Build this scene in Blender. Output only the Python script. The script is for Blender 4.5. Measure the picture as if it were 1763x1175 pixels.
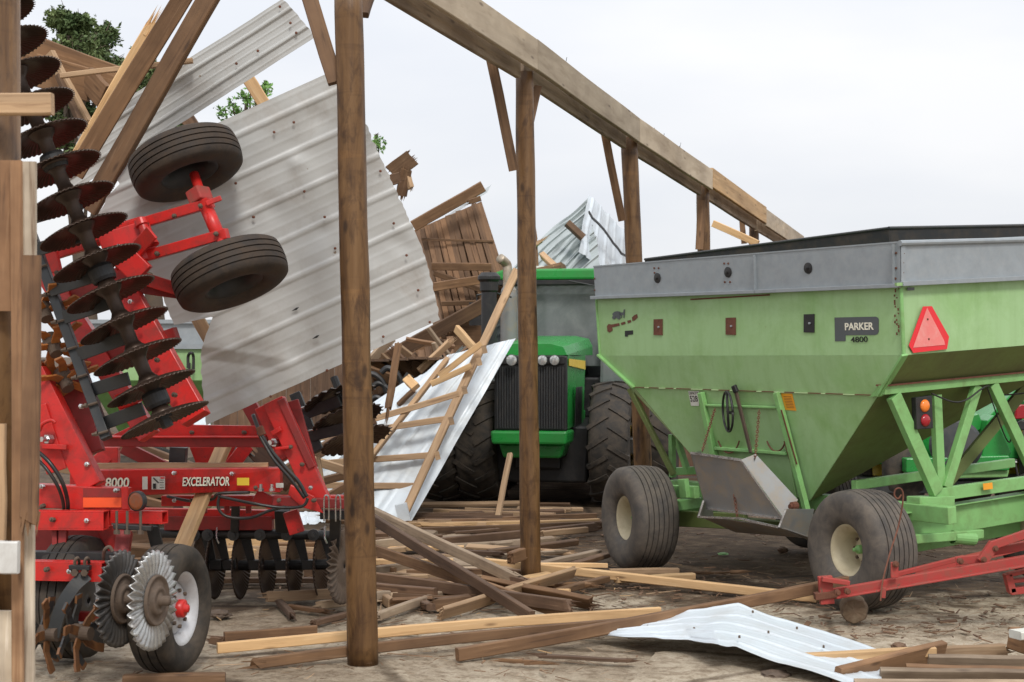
import bpy, bmesh, math, random
from mathutils import Vector as V, Matrix, noise
R = random.Random(7)
for o in list(bpy.data.objects): bpy.data.objects.remove(o)
SC = bpy.context.scene; COL = SC.collection

# ---------------- camera, world, sun, exposure ----------------
F = 2715.0; CX = 881.5; HY = 612.0; EH = 1.9        # focal length in photo pixels, horizon row, eye height
cam = bpy.data.cameras.new('camera'); co = bpy.data.objects.new('camera', cam); COL.objects.link(co)
co.location = (0, 0, EH); co.rotation_euler = (math.radians(90), 0, 0)
cam.sensor_width = 36; cam.lens = F / 1763 * 36; cam.shift_y = (HY - 587.5) / 1763
cam.clip_end = 3000; cam.clip_start = 0.1
cam.dof.use_dof = True; cam.dof.focus_distance = 12.5; cam.dof.aperture_fstop = 5.6
SC.camera = co
SC.view_settings.view_transform = 'Standard'; SC.view_settings.look = 'None'
SC.view_settings.exposure = 0; SC.view_settings.gamma = 1
wd = bpy.data.worlds.new('World'); SC.world = wd; wd.use_nodes = True
nt = wd.node_tree; N = nt.nodes; L = nt.links; N.clear()
out = N.new('ShaderNodeOutputWorld'); bg = N.new('ShaderNodeBackground')
sky = N.new('ShaderNodeTexSky'); sky.sky_type = 'NISHITA'; sky.sun_disc = False
sky.sun_elevation = math.radians(44); sky.sun_rotation = math.radians(168)
tc = N.new('ShaderNodeTexCoord'); mp = N.new('ShaderNodeMapping'); mp.inputs['Scale'].default_value = (1.2, 1.2, 4.0)
mp.inputs['Location'].default_value = (.35, .1, .2)
nz = N.new('ShaderNodeTexNoise'); nz.inputs['Scale'].default_value = 2.3; nz.inputs['Detail'].default_value = 5; nz.inputs['Roughness'].default_value = .45
cr = N.new('ShaderNodeValToRGB'); cr.color_ramp.elements[0].position = .36; cr.color_ramp.elements[0].color = (.84, .865, .92, 1)
cr.color_ramp.elements[1].position = .60; cr.color_ramp.elements[1].color = (.98, .98, .995, 1)
sep = N.new('ShaderNodeSeparateXYZ'); el = N.new('ShaderNodeMapRange')
el.inputs['From Min'].default_value = 0; el.inputs['From Max'].default_value = 1
el.inputs['To Min'].default_value = .93; el.inputs['To Max'].default_value = 1.7
mul = N.new('ShaderNodeMixRGB'); mul.blend_type = 'MULTIPLY'; mul.inputs['Fac'].default_value = 1
skm = N.new('ShaderNodeMixRGB'); skm.blend_type = 'MULTIPLY'; skm.inputs['Fac'].default_value = 1; skm.inputs['Color2'].default_value = (.1, .1, .1, 1)
mx = N.new('ShaderNodeMixRGB'); mx.inputs['Fac'].default_value = .93
L.new(tc.outputs['Generated'], mp.inputs['Vector']); L.new(mp.outputs[0], nz.inputs['Vector']); L.new(nz.outputs['Fac'], cr.inputs['Fac'])
L.new(tc.outputs['Generated'], sep.inputs[0]); L.new(sep.outputs['Z'], el.inputs['Value'])
L.new(cr.outputs[0], mul.inputs['Color1']); L.new(el.outputs[0], mul.inputs['Color2'])
L.new(sky.outputs[0], skm.inputs['Color1']); L.new(skm.outputs[0], mx.inputs['Color1']); L.new(mul.outputs[0], mx.inputs['Color2'])
L.new(mx.outputs[0], bg.inputs['Color']); bg.inputs['Strength'].default_value = 1.0; L.new(bg.outputs[0], out.inputs['Surface'])
sl = bpy.data.lights.new('sun', 'SUN'); sl.energy = 2.0; sl.angle = math.radians(12); sl.color = (1, .97, .92)
so = bpy.data.objects.new('sun', sl); COL.objects.link(so); so.rotation_euler = (math.radians(44), 0, math.radians(12))

# ---------------- helpers ----------------
def W(px, py, D): return V(((px - CX) / F * D, D, EH - (py - HY) / F * D))
def G(px, py, z=0.0): return W(px, py, (EH - z) * F / (py - HY))
class PL:                                            # a plane through o: rays of the photo meet it
    def __init__(s, o, a, b): s.o = V(o); s.a = V(a); s.b = V(b); s.n = s.a.cross(s.b).normalized()
    def hit(s, px, py, off=0.0):
        c = V((0, 0, EH)); d = V(((px - CX) / F, 1, -(py - HY) / F)); o = s.o + s.n * off
        return c + d * ((o - c).dot(s.n) / d.dot(s.n))
BASE = {}
def base_of(p): return BASE[p.name] if p else V((0, 0, 0))
def tag(o, label=None, cat=None, group=None, kind=None):
    if label: o['label'] = label
    if cat: o['category'] = cat
    if group: o['group'] = group
    if kind: o['kind'] = kind
    return o
def T(name, label, cat, loc, group=None):
    o = bpy.data.objects.new(name, None); COL.objects.link(o); o.location = loc; o.empty_display_size = .1
    BASE[o.name] = V(loc); return tag(o, label, cat, group)
SPLIT = {'corner_brace', 'corner_trim', 'seam_patch', 'lap_joint', 'rivets', 'worn_lettering', 'corner_rust', 'lower_flange', 'rust_streak', 'top_flange', 'worn_emblem', 'wheel_nuts', 'sign_rivets', 'front_post', 'mount_bolts', 'nails', 'wagon_flange', 'spring_leaf'}
def islands(bm):
    bm.verts.ensure_lookup_table(); seen = set(); out_ = []
    for v in bm.verts:
        if v.index in seen: continue
        st_ = [v]; comp = []; seen.add(v.index)
        while st_:
            q = st_.pop(); comp.append(q)
            for e in q.link_edges:
                w = e.other_vert(q)
                if w.index not in seen: seen.add(w.index); st_.append(w)
        out_.append(comp)
    return out_
def obj(name, bm, mat, parent=None, bev=0, smooth=False, solid=0, loc=None):
    if name in SPLIT:
        bm.verts.index_update(); isl = islands(bm); o = None
        if len(isl) > 1:
            for comp in isl:
                b2 = bmesh.new(); mp_ = {v: b2.verts.new(v.co) for v in comp}
                for f in {f for v in comp for f in v.link_faces}: b2.faces.new([mp_[v] for v in f.verts])
                o = obj1(name, b2, mat, parent, bev, smooth, solid, loc)
            bm.free(); return o
    return obj1(name, bm, mat, parent, bev, smooth, solid, loc)
def obj1(name, bm, mat, parent=None, bev=0, smooth=False, solid=0, loc=None):
    me = bpy.data.meshes.new(name)
    b = base_of(parent) if parent else (V(loc) if loc else V((0, 0, 0)))
    bmesh.ops.translate(bm, verts=bm.verts, vec=-b)
    bmesh.ops.recalc_face_normals(bm, faces=bm.faces)
    bm.to_mesh(me); bm.free()
    o = bpy.data.objects.new(name, me); COL.objects.link(o)
    for m in (mat if isinstance(mat, (list, tuple)) else [mat]): me.materials.append(m)
    if parent: o.parent = parent; BASE[o.name] = b
    else: o.location = b; BASE[o.name] = b
    if smooth:
        for p in me.polygons: p.use_smooth = True
    if solid:
        m = o.modifiers.new('t', 'SOLIDIFY'); m.thickness = solid; m.offset = 0
    if bev:
        m = o.modifiers.new('b', 'BEVEL'); m.width = bev; m.segments = 2; m.limit_method = 'ANGLE'; m.angle_limit = math.radians(40)
    return o
def place(name, me, M, mat, parent=None):            # an object with its own matrix, sharing a mesh
    o = bpy.data.objects.new(name, me); COL.objects.link(o)
    if mat and not me.materials: me.materials.append(mat)
    elif mat and me.materials[0] is not mat: o.material_slots[0].link = 'OBJECT'; o.material_slots[0].material = mat
    if parent: o.parent = parent; o.matrix_local = Matrix.Translation(-base_of(parent)) @ M; BASE[o.name] = base_of(parent)
    else: o.matrix_local = M; BASE[o.name] = V(M.translation)
    return o
def basis(x, up=(0, 0, 1)):
    x = V(x).normalized(); up = V(up)
    if abs(x.dot(up.normalized())) > .98: up = V((0, 1, 0)) if abs(x.y) < .9 else V((1, 0, 0))
    z = (up - x * up.dot(x)).normalized(); y = z.cross(x)
    return x, y, z
def frame(o, x, up=(0, 0, 1)):
    x, y, z = basis(x, up); M = Matrix((x, y, z)).transposed().to_4x4(); M.translation = o; return M
def bar(bm, A, B, w, t, up=(0, 0, 1)):               # oriented box, w along up, t across
    A, B = V(A), V(B); x, y, z = basis(B - A, up)
    vs = [bm.verts.new(P + y * (sy * t / 2) + z * (sz * w / 2)) for P in (A, B) for sy, sz in ((-1, -1), (1, -1), (1, 1), (-1, 1))]
    for f in ((0, 1, 2, 3), (7, 6, 5, 4), (0, 4, 5, 1), (1, 5, 6, 2), (2, 6, 7, 3), (3, 7, 4, 0)):
        bm.faces.new([vs[i] for i in f])
def BAR(A, B, w, t, up=(0, 0, 1)): bm = bmesh.new(); bar(bm, A, B, w, t, up); return bm
def prism(bm, pts, ext):
    a = [bm.verts.new(p) for p in pts]; b = [bm.verts.new(V(p) + V(ext)) for p in pts]; n = len(a)
    bm.faces.new(a); bm.faces.new(b[::-1])
    for i in range(n): bm.faces.new((a[i], b[i], b[(i + 1) % n], a[(i + 1) % n]))
def PRISM(pts, ext): bm = bmesh.new(); prism(bm, pts, ext); return bm
def tube(bm, pts, r, seg=10, r2=None, cap=True):
    pts = [V(p) for p in pts]; rings = []; n = len(pts); y = None
    for i, p in enumerate(pts):
        d = (pts[min(i + 1, n - 1)] - pts[max(i - 1, 0)]).normalized()
        if y is None: _, y, z = basis(d)
        y = (y - d * y.dot(d)).normalized(); z = d.cross(y)
        rr = r if r2 is None else r + (r2 - r) * i / (n - 1)
        rings.append([bm.verts.new(p + y * math.cos(k * 2 * math.pi / seg) * rr + z * math.sin(k * 2 * math.pi / seg) * rr) for k in range(seg)])
    for a, b in zip(rings, rings[1:]):
        for k in range(seg): bm.faces.new((a[k], a[(k + 1) % seg], b[(k + 1) % seg], b[k]))
    if cap: bm.faces.new(rings[0][::-1]); bm.faces.new(rings[-1])
def TUBE(pts, r, seg=10, **k): bm = bmesh.new(); tube(bm, pts, r, seg, **k); return bm
def lathe(bm, c, ax, prof, seg=40, fn=None):         # prof: (radius, height along ax); fn(i,theta)->(dr,dh)
    c = V(c); x, y, z = basis(ax); rings = []
    for i, (r, h) in enumerate(prof):
        if r <= 1e-6: rings.append([bm.verts.new(c + x * h)]); continue
        ring = []
        for k in range(seg):
            th = k * 2 * math.pi / seg; dr = dh = 0
            if fn: dr, dh = fn(i, th)
            ring.append(bm.verts.new(c + x * (h + dh) + (y * math.cos(th) + z * math.sin(th)) * (r + dr)))
        rings.append(ring)
    for a, b in zip(rings, rings[1:]):
        if len(a) == 1 and len(b) == 1: continue
        for k in range(seg):
            k2 = (k + 1) % seg
            if len(a) == 1: bm.faces.new((a[0], b[k2], b[k]))
            elif len(b) == 1: bm.faces.new((a[k], a[k2], b[0]))
            else: bm.faces.new((a[k], a[k2], b[k2], b[k]))
def LATHE(c, ax, prof, seg=40, fn=None): bm = bmesh.new(); lathe(bm, c, ax, prof, seg, fn); return bm
def curve_pts(pts, n=8):                             # Catmull-Rom through points
    pts = [V(p) for p in pts]; P = [pts[0]] + pts + [pts[-1]]; o = []
    for i in range(1, len(P) - 2):
        for k in range(n):
            t = k / n; a, b, c, d = P[i - 1:i + 3]
            o.append(.5 * ((2 * b) + (c - a) * t + (2 * a - 5 * b + 4 * c - d) * t * t + (3 * b - a - 3 * c + d) * t ** 3))
    o.append(pts[-1]); return o
def text(s, mat, parent, origin, xdir, updir, width, height, depth=.002, name='lettering', shear=0, bold=0.0, sp=1):
    cu = bpy.data.curves.new(name, 'FONT'); cu.body = s; cu.extrude = .5; cu.offset = bold; cu.shear = shear; cu.space_character = sp
    t = bpy.data.objects.new(name, cu); COL.objects.link(t); bpy.context.view_layer.update()
    me = bpy.data.meshes.new_from_object(t); bpy.data.objects.remove(t)
    xs = [v.co.x for v in me.vertices]; ys = [v.co.y for v in me.vertices]
    x0, x1, y0, y1 = min(xs), max(xs), min(ys), max(ys); x = V(xdir).normalized(); u = V(updir); u = (u - x * u.dot(x)).normalized(); n = x.cross(u)
    for v in me.vertices:
        v.co = V(origin) - base_of(parent) + x * ((v.co.x - x0) / (x1 - x0) * width) + u * ((v.co.y - y0) / (y1 - y0) * height) + n * (v.co.z * 2 * depth)
    me.materials.clear(); me.materials.append(mat)
    o = bpy.data.objects.new(name, me); COL.objects.link(o); o.parent = parent; BASE[o.name] = base_of(parent); return o

# ---------------- materials ----------------
def nodes(name):
    m = bpy.data.materials.new(name); m.use_nodes = True; t = m.node_tree; b = t.nodes['Principled BSDF']; return m, t, b
def nnoise(t, vec, scale, detail=4, rough=.55, dist=0):
    n = t.nodes.new('ShaderNodeTexNoise'); n.inputs['Scale'].default_value = scale; n.inputs['Detail'].default_value = detail
    n.inputs['Roughness'].default_value = rough; n.inputs['Distortion'].default_value = dist
    if vec: t.links.new(vec, n.inputs['Vector'])
    return n.outputs['Fac']
def ramp(t, fac, stops):
    r = t.nodes.new('ShaderNodeValToRGB'); e = r.color_ramp.elements
    while len(e) < len(stops): e.new(.5)
    for i, (p, c) in enumerate(stops): e[i].position = p; e[i].color = (*c, 1) if len(c) == 3 else c
    t.links.new(fac, r.inputs[0]); return r.outputs[0]
def mixc(t, fac, a, b, mode='MIX'):
    m = t.nodes.new('ShaderNodeMixRGB'); m.blend_type = mode
    for s, v in (('Fac', fac), ('Color1', a), ('Color2', b)):
        if hasattr(v, 'links'): t.links.new(v, m.inputs[s])
        elif isinstance(v, (int, float)): m.inputs[s].default_value = v
        else: m.inputs[s].default_value = (*v, 1)
    return m.outputs[0]
def bump(t, b, h, s, d=.01):
    n = t.nodes.new('ShaderNodeBump'); n.inputs['Strength'].default_value = s; n.inputs['Distance'].default_value = d
    t.links.new(h, n.inputs['Height']); t.links.new(n.outputs[0], b.inputs['Normal'])
def ocoord(t, scale=(1, 1, 1), kind='Object'):
    c = t.nodes.new('ShaderNodeTexCoord'); m = t.nodes.new('ShaderNodeMapping'); m.inputs['Scale'].default_value = scale
    t.links.new(c.outputs[kind], m.inputs['Vector'])
    if kind == 'Object':
        oi = t.nodes.new('ShaderNodeObjectInfo'); mu = t.nodes.new('ShaderNodeMath'); mu.operation = 'MULTIPLY'; mu.inputs[1].default_value = 37
        t.links.new(oi.outputs['Random'], mu.inputs[0]); t.links.new(mu.outputs[0], m.inputs['Location'])
    return m.outputs[0]
def wood(name, dark, mid, light, rough=.75, grain=16, stain=.55, axis='x'):
    m, t, b = nodes(name); sc = {'x': (.9, grain, grain), 'z': (grain, grain, .9)}[axis]
    v = ocoord(t, sc); g = nnoise(t, v, 2.2, 7, .6, .5); c = ramp(t, g, [(.27, dark), (.45, mid), (.57, mid), (.74, light)]); wv = nnoise(t, ocoord(t, tuple(q * .22 for q in sc)), 2.0, 5, .6, .8); c = mixc(t, .7, c, ramp(t, wv, [(.35, (.62, .58, .54)), (.5, (1, 1, 1)), (.66, (1.28, 1.24, 1.16))]), 'MULTIPLY')
    v2 = ocoord(t, (1, 1, 1)); s = nnoise(t, v2, 2.3, 4); sr = ramp(t, s, [(.4, (1, 1, 1)), (.62, (.42, .36, .32))])
    c = mixc(t, stain, c, sr, 'MULTIPLY')
    v3 = ocoord(t, (2.2, 9, 9) if axis == 'x' else (9, 9, 2.2)); vo = t.nodes.new('ShaderNodeTexVoronoi'); vo.inputs['Scale'].default_value = 1.0; t.links.new(v3, vo.inputs['Vector'])
    k = ramp(t, vo.outputs['Distance'], [(.06, (.25, .2, .17)), (.14, (1, 1, 1))]); c = mixc(t, .7, c, k, 'MULTIPLY')
    oi = t.nodes.new('ShaderNodeObjectInfo'); rr = t.nodes.new('ShaderNodeMapRange'); rr.inputs['To Min'].default_value = .72; rr.inputs['To Max'].default_value = 1.25
    t.links.new(oi.outputs['Random'], rr.inputs['Value']); c = mixc(t, 1.0, c, rr.outputs[0], 'MULTIPLY')
    t.links.new(c, b.inputs['Base Color']); b.inputs['Roughness'].default_value = rough; bump(t, b, g, .5, .004); return m
def paint(name, col, rough=.4, metal=0, dirt=(.16, .11, .07), amt=.35, scale=3, chips=None, spec=.5, fine=25, bumps=.08, var=.12, lo=.45, hi=.75):
    m, t, b = nodes(name); v = ocoord(t); n = nnoise(t, v, scale, 6, .6)
    c = mixc(t, n, tuple(x * (1 - var) for x in col), tuple(min(1, x * (1 + var)) for x in col))
    n2 = nnoise(t, v, scale * 1.7, 8, .7, .4); d = ramp(t, n2, [(lo, (0, 0, 0)), (hi, (amt,) * 3)]); c = mixc(t, d, c, dirt)
    if chips:
        n3 = nnoise(t, v, fine * .6, 5, .7); ch = ramp(t, n3, [(chips[1], (0, 0, 0)), (chips[1] + .03, (1, 1, 1))]); c = mixc(t, ch, c, chips[0])
    t.links.new(c, b.inputs['Base Color']); r = ramp(t, n2, [(.3, (rough * .8,) * 3), (.8, (min(1, rough * 1.5),) * 3)]); t.links.new(r, b.inputs['Roughness'])
    b.inputs['Metallic'].default_value = metal; b.inputs['Specular IOR Level'].default_value = spec
    if bumps: bump(t, b, nnoise(t, v, fine, 3), bumps, .004)
    return m
M = {}
def polemat():
    m, t, b = nodes('pole_wood'); v = ocoord(t, (5, 5, .7)); g = nnoise(t, v, 2.5, 7, .6, .8); c = ramp(t, g, [(.3, (.066, .030, .010)), (.5, (.128, .064, .022)), (.72, (.185, .10, .040))])
    s = nnoise(t, ocoord(t, (4, 4, 1.6)), 2.2, 6, .7, .5); c = mixc(t, .85, c, ramp(t, s, [(.50, (1, 1, 1)), (.64, (.38, .33, .30))]), 'MULTIPLY')
    r_ = nnoise(t, ocoord(t, (.6, .6, 9)), 1.6, 3, .5, .3); c = mixc(t, .55, c, ramp(t, r_, [(.30, (.55, .5, .45)), (.40, (1, 1, 1)), (.62, (1, 1, 1)), (.68, (1.35, 1.3, 1.2))]), 'MULTIPLY')
    vo = t.nodes.new('ShaderNodeTexVoronoi'); vo.inputs['Scale'].default_value = 1.0; t.links.new(ocoord(t, (7, 7, 3)), vo.inputs['Vector'])
    c = mixc(t, .8, c, ramp(t, vo.outputs['Distance'], [(.08, (.2, .16, .13)), (.17, (1, 1, 1))]), 'MULTIPLY'); t.links.new(c, b.inputs['Base Color'])
    b.inputs['Roughness'].default_value = .52; b.inputs['Specular IOR Level'].default_value = .4; bump(t, b, g, .6, .008); return m
M['pole'] = polemat()
M['brown'] = wood('brown_wood', (.08, .040, .019), (.18, .098, .047), (.30, .18, .098))
M['dark'] = wood('dark_wood', (.055, .029, .016), (.135, .077, .044), (.22, .135, .085))
M['grey'] = wood('weathered_wood', (.17, .12, .078), (.32, .24, .165), (.45, .36, .26))
M['new'] = wood('fresh_wood', (.36, .20, .085), (.56, .36, .18), (.68, .48, .27), stain=.15)
M['tan'] = wood('tan_wood', (.22, .13, .07), (.38, .25, .145), (.50, .36, .22), stain=.25)
M['beam'] = wood('beam_wood', (.40, .31, .21), (.54, .44, .32), (.66, .56, .43), stain=.3, grain=5)
M['siding'] = wood('siding_wood', (.085, .043, .021), (.185, .102, .052), (.28, .165, .09), stain=.3)
M['oldwhite'] = wood('peeling_wood', (.25, .18, .12), (.48, .41, .33), (.66, .60, .52), stain=.4, axis='z')
M['oldbrown'] = wood('wall_wood', (.15, .08, .045), (.31, .18, .10), (.42, .27, .16), stain=.4, axis='z')
M['white_metal'] = paint('white_sheet_metal', (.45, .45, .435), .38, .0, (.23, .17, .12), .5, 1.6, chips=((.22, .16, .11), .70), fine=14, var=.05, lo=.5, hi=.8)
M['bright_metal'] = paint('bright_sheet_metal', (.60, .655, .70), .42, .15, (.36, .33, .28), .5, 1.5, fine=12, var=.05)
M['galv'] = paint('galvanised_steel', (.30, .33, .35), .45, .4, (.40, .41, .41), .5, 9, fine=60, var=.22, bumps=.06)
M['galv_old'] = paint('worn_galvanised_steel', (.25, .25, .245), .5, .45, (.36, .28, .19), .75, 3.2, fine=40, lo=.45, hi=.7)
M['far_metal'] = paint('silver_roof_metal', (.40, .44, .435), .32, .55, (.25, .26, .25), .4, 2, fine=9)
M['red'] = paint('red_paint', (.56, .018, .014), .36, 0, (.10, .03, .022), .75, 4, chips=((.06, .03, .022), .675), fine=22, spec=.5)
M['darkred'] = paint('dull_red_paint', (.26, .016, .014), .5, 0, (.08, .03, .022), .6, 5, fine=25)
M['oldred'] = paint('faded_red_paint', (.36, .04, .032), .6, 0, (.16, .09, .06), .75, 6, chips=((.14, .08, .05), .62), fine=20)
M['wagon'] = paint('pale_green_paint', (.305, .475, .225), .42, 0, (.16, .30, .07), .55, 1.1, chips=((.16, .055, .02), .735), fine=26, bumps=.03, var=.06)
wt_ = M['wagon'].node_tree; wb_ = wt_.nodes['Principled BSDF']; src_ = wb_.inputs['Base Color'].links[0].from_socket
st_ = nnoise(wt_, ocoord(wt_, (7, 7, .45)), 2.0, 5, .6); sm_ = nnoise(wt_, ocoord(wt_, (1.1, 1.1, 1.1)), 1.5, 6, .6, .6)
c_ = mixc(wt_, .6, src_, ramp(wt_, st_, [(.35, (.90, .91, .87)), (.5, (1, 1, 1)), (.68, (1.05, 1.04, 1.05))]), 'MULTIPLY')
c_ = mixc(wt_, .8, c_, ramp(wt_, sm_, [(.50, (1, 1, 1)), (.68, (.80, .90, .70))]), 'MULTIPLY'); fl_ = nnoise(wt_, ocoord(wt_, (9, 9, 5)), 2.2, 6, .75)
c_ = mixc(wt_, ramp(wt_, fl_, [(.70, (0, 0, 0)), (.73, (.8, .8, .8))]), c_, (.20, .10, .045)); wt_.links.new(c_, wb_.inputs['Base Color'])
M['under'] = paint('shaded_grimy_green_paint', (.135, .175, .05), .65, 0, (.11, .095, .045), .8, 1.6, chips=((.15, .06, .03), .72), fine=24)  # grime plus underside shade and ground bounce, worked into a darker wagon green
M['olive'] = paint('frame_green_paint', (.21, .44, .15), .5, 0, (.13, .16, .05), .6, 3, chips=((.15, .055, .02), .72), fine=24)
M['jd'] = paint('tractor_green_paint', (.02, .26, .045), .28, 0, (.06, .10, .04), .35, 2.5, fine=20, var=.08)
M['yellow'] = paint('yellow_paint', (.75, .52, .04), .4, 0, amt=.2)
M['black'] = paint('black_steel', (.016, .016, .017), .45, .1, (.06, .05, .04), .5, 6, fine=30)
M['slate'] = paint('charcoal_steel', (.035, .038, .04), .42, .15, (.09, .075, .06), .5, 5, fine=30)
M['discsteel'] = paint('disc_steel', (.055, .036, .026), .38, .45, (.10, .055, .035), .7, 9, fine=45, bumps=.25)
M['rubber'] = paint('tyre_rubber', (.028, .025, .022), .72, 0, (.11, .085, .062), .75, 4, fine=60, bumps=.3, spec=.3, lo=.4, hi=.7)
M['rubber_grey'] = paint('dusty_tyre_rubber', (.062, .056, .051), .75, 0, (.15, .125, .10), .8, 5, fine=60, bumps=.3, spec=.3, lo=.35, hi=.65)
M['mudrubber'] = paint('muddy_tyre_rubber', (.026, .021, .018), .7, 0, (.075, .052, .036), .7, 5, fine=40, bumps=.4, spec=.3, lo=.35, hi=.6)
M['cream'] = paint('cream_rim_paint', (.50, .435, .29), .5, 0, (.25, .19, .12), .5, 6)
M['silver'] = paint('silver_rim_paint', (.52, .52, .53), .4, .2, (.2, .16, .12), .4, 5)
M['chrome'] = paint('bare_steel', (.62, .62, .62), .25, .9, (.12, .09, .07), .7, 7, lo=.48, hi=.66)
M['flute'] = paint('fluted_blade_steel', (.42, .42, .41), .28, .6, (.15, .10, .07), .75, 6, fine=30, lo=.5, hi=.68)
M['earth'] = paint('earthy_iron', (.10, .07, .05), .75, .1, (.17, .12, .085), .8, 10, fine=50, bumps=.5)
M['rust'] = paint('rusty_steel', (.15, .055, .03), .8, .1, (.07, .03, .02), .8, 12, fine=50, bumps=.3)
M['finger'] = paint('orange_finger_tine', (.42, .15, .035), .45, .1, (.10, .07, .05), .6, 6, fine=30)
M['flute_shaded'] = paint('shaded_fluted_steel', (.10, .095, .09), .35, .5, (.09, .06, .04), .6, 6, fine=30)  # darkened copy of the blade steel; shade on the rear coulters is in the colour
M['orangeiron'] = paint('rust_orange_tine', (.20, .085, .03), .5, .2, (.10, .06, .045), .8, 9, fine=30)
M['glass'] = paint('cab_glass', (.20, .225, .22), .12, .1, (.36, .38, .37), .7, 1.2, spec=.9, bumps=0)
M['glass'].node_tree.nodes['Principled BSDF'].inputs['Alpha'].default_value = .74
M['signred'] = paint('sign_red', (.72, .02, .03), .35, amt=.1); M['signpink'] = paint('sign_fluorescent', (.74, .20, .18), .4, 0, (.75, .45, .4), .5, 6)
M['amber'] = paint('amber_lens', (.85, .22, .03), .15, amt=.1); M['redlens'] = paint('red_lens', (.33, .012, .02), .15, amt=.1)
M['reflect'] = paint('orange_reflector_tape', (.95, .10, .02), .4, amt=.1)
M['decal'] = paint('grey_decal', (.075, .085, .09), .4, amt=.1); M['letter'] = paint('cream_lettering', (.76, .73, .60), .5, amt=.1)
M['ink'] = paint('black_lettering', (.01, .01, .01), .5, amt=0); M['label'] = paint('white_sticker', (.62, .62, .56), .5, amt=.35)
M['orange'] = paint('orange_sticker', (.80, .34, .02), .5, amt=.15)
M['hose'] = paint('hydraulic_hose', (.012, .012, .012), .35, amt=.2)
M['lamp'] = paint('headlamp_glass', (.55, .56, .55), .1, .6, amt=.1)
M['bark'] = paint('tree_bark', (.09, .065, .045), .9, amt=.5)
M['log'] = paint('log_bark', (.13, .085, .05), .9, 0, (.24, .19, .13), .8, 10, fine=30, bumps=.8)
def leafmat(name, a, b_):
    m, t, b = nodes(name); v = ocoord(t); c = ramp(t, nnoise(t, v, 3.0, 3), [(.35, a), (.65, b_)]); t.links.new(c, b.inputs['Base Color'])
    b.inputs['Roughness'].default_value = .65; b.inputs['Specular IOR Level'].default_value = .25; return m
M['needle'] = leafmat('evergreen_leaf', (.05, .085, .03), (.17, .22, .085)); M['leaf'] = leafmat('spring_leaf', (.12, .26, .06), (.22, .38, .11))
# ---------------- ground ----------------
def ground_mat():
    m, t, b = nodes('farmyard_ground'); c = t.nodes.new('ShaderNodeTexCoord'); v = c.outputs['Object']
    n1 = nnoise(t, v, .45, 8, .62, .6); n2 = nnoise(t, v, 5, 8, .7); n3 = nnoise(t, v, 60, 4, .7); n4 = nnoise(t, v, 1.4, 6, .65, .3)
    conc = ramp(t, n2, [(.3, (.35, .285, .21)), (.48, (.46, .39, .295)), (.72, (.55, .48, .38))])
    conc = mixc(t, .5, conc, ramp(t, n3, [(.35, (.62, .58, .53)), (.62, (1.08, 1.07, 1.05))]), 'MULTIPLY')
    n5 = nnoise(t, v, 11, 8, .75, .5); conc = mixc(t, .8, conc, ramp(t, n5, [(.40, (.50, .44, .38)), (.53, (1, 1, 1))]), 'MULTIPLY')
    mud = ramp(t, n2, [(.3, (.05, .031, .018)), (.55, (.12, .08, .048)), (.75, (.24, .18, .12))])
    # muddy yard lies under and right of the wagon; the slab lies nearer
    sp = t.nodes.new('ShaderNodeSeparateXYZ'); t.links.new(v, sp.inputs[0])
    mr = t.nodes.new('ShaderNodeMapRange'); mr.inputs['From Min'].default_value = 10.8; mr.inputs['From Max'].default_value = 13.5
    mr.inputs['To Min'].default_value = -.14; mr.inputs['To Max'].default_value = .26; t.links.new(sp.outputs['Y'], mr.inputs['Value'])
    ad = t.nodes.new('ShaderNodeMath'); ad.operation = 'ADD'; t.links.new(n4, ad.inputs[0]); t.links.new(mr.outputs[0], ad.inputs[1])
    f = ramp(t, ad.outputs[0], [(.50, (0, 0, 0)), (.62, (1, 1, 1))]); col = mixc(t, f, conc, mud)
    damp = ramp(t, n1, [(.44, (1, 1, 1)), (.60, (.55, .50, .45))]); col = mixc(t, .8, col, damp, 'MULTIPLY')
    vo = t.nodes.new('ShaderNodeTexVoronoi'); vo.feature = 'DISTANCE_TO_EDGE'; vo.inputs['Scale'].default_value = .42
    ds = t.nodes.new('ShaderNodeMixRGB'); ds.inputs['Fac'].default_value = .1; t.links.new(v, ds.inputs[1]); nn = t.nodes.new('ShaderNodeTexNoise'); nn.inputs['Scale'].default_value = 3; nn.inputs['Detail'].default_value = 6; t.links.new(v, nn.inputs['Vector']); t.links.new(nn.outputs['Color'], ds.inputs[2])
    t.links.new(ds.outputs[0], vo.inputs['Vector']); cr_ = ramp(t, vo.outputs['Distance'], [(.004, (.3, .26, .22)), (.016, (1, 1, 1))]); col = mixc(t, .75, col, cr_, 'MULTIPLY')
    t.links.new(col, b.inputs['Base Color']); b.inputs['Roughness'].default_value = .85; b.inputs['Specular IOR Level'].default_value = .3
    bump(t, b, mixc(t, .5, n2, n3), .9, .03); return m
bm = bmesh.new()
xs = [-600, -200, -60, -20] + [-8 + i * .22 for i in range(80)] + [12, 20, 60, 200, 600]
ys = [-60, 0] + [5 + i * .2 for i in range(75)] + [22, 26, 32, 45, 80, 160, 400, 1500]
gr = [[bm.verts.new((x, y, -.02 + (noise.noise(V((x * .7, y * .7, 0))) * .022 if -8 < x < 10 and 5 < y < 20 else 0))) for x in xs] for y in ys]
for a, b_ in zip(gr, gr[1:]):
    for i in range(len(xs) - 1): bm.faces.new((a[i], a[i + 1], b_[i + 1], b_[i]))
GM = ground_mat(); tag(obj('ground', bm, GM, smooth=True), kind='structure')
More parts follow.
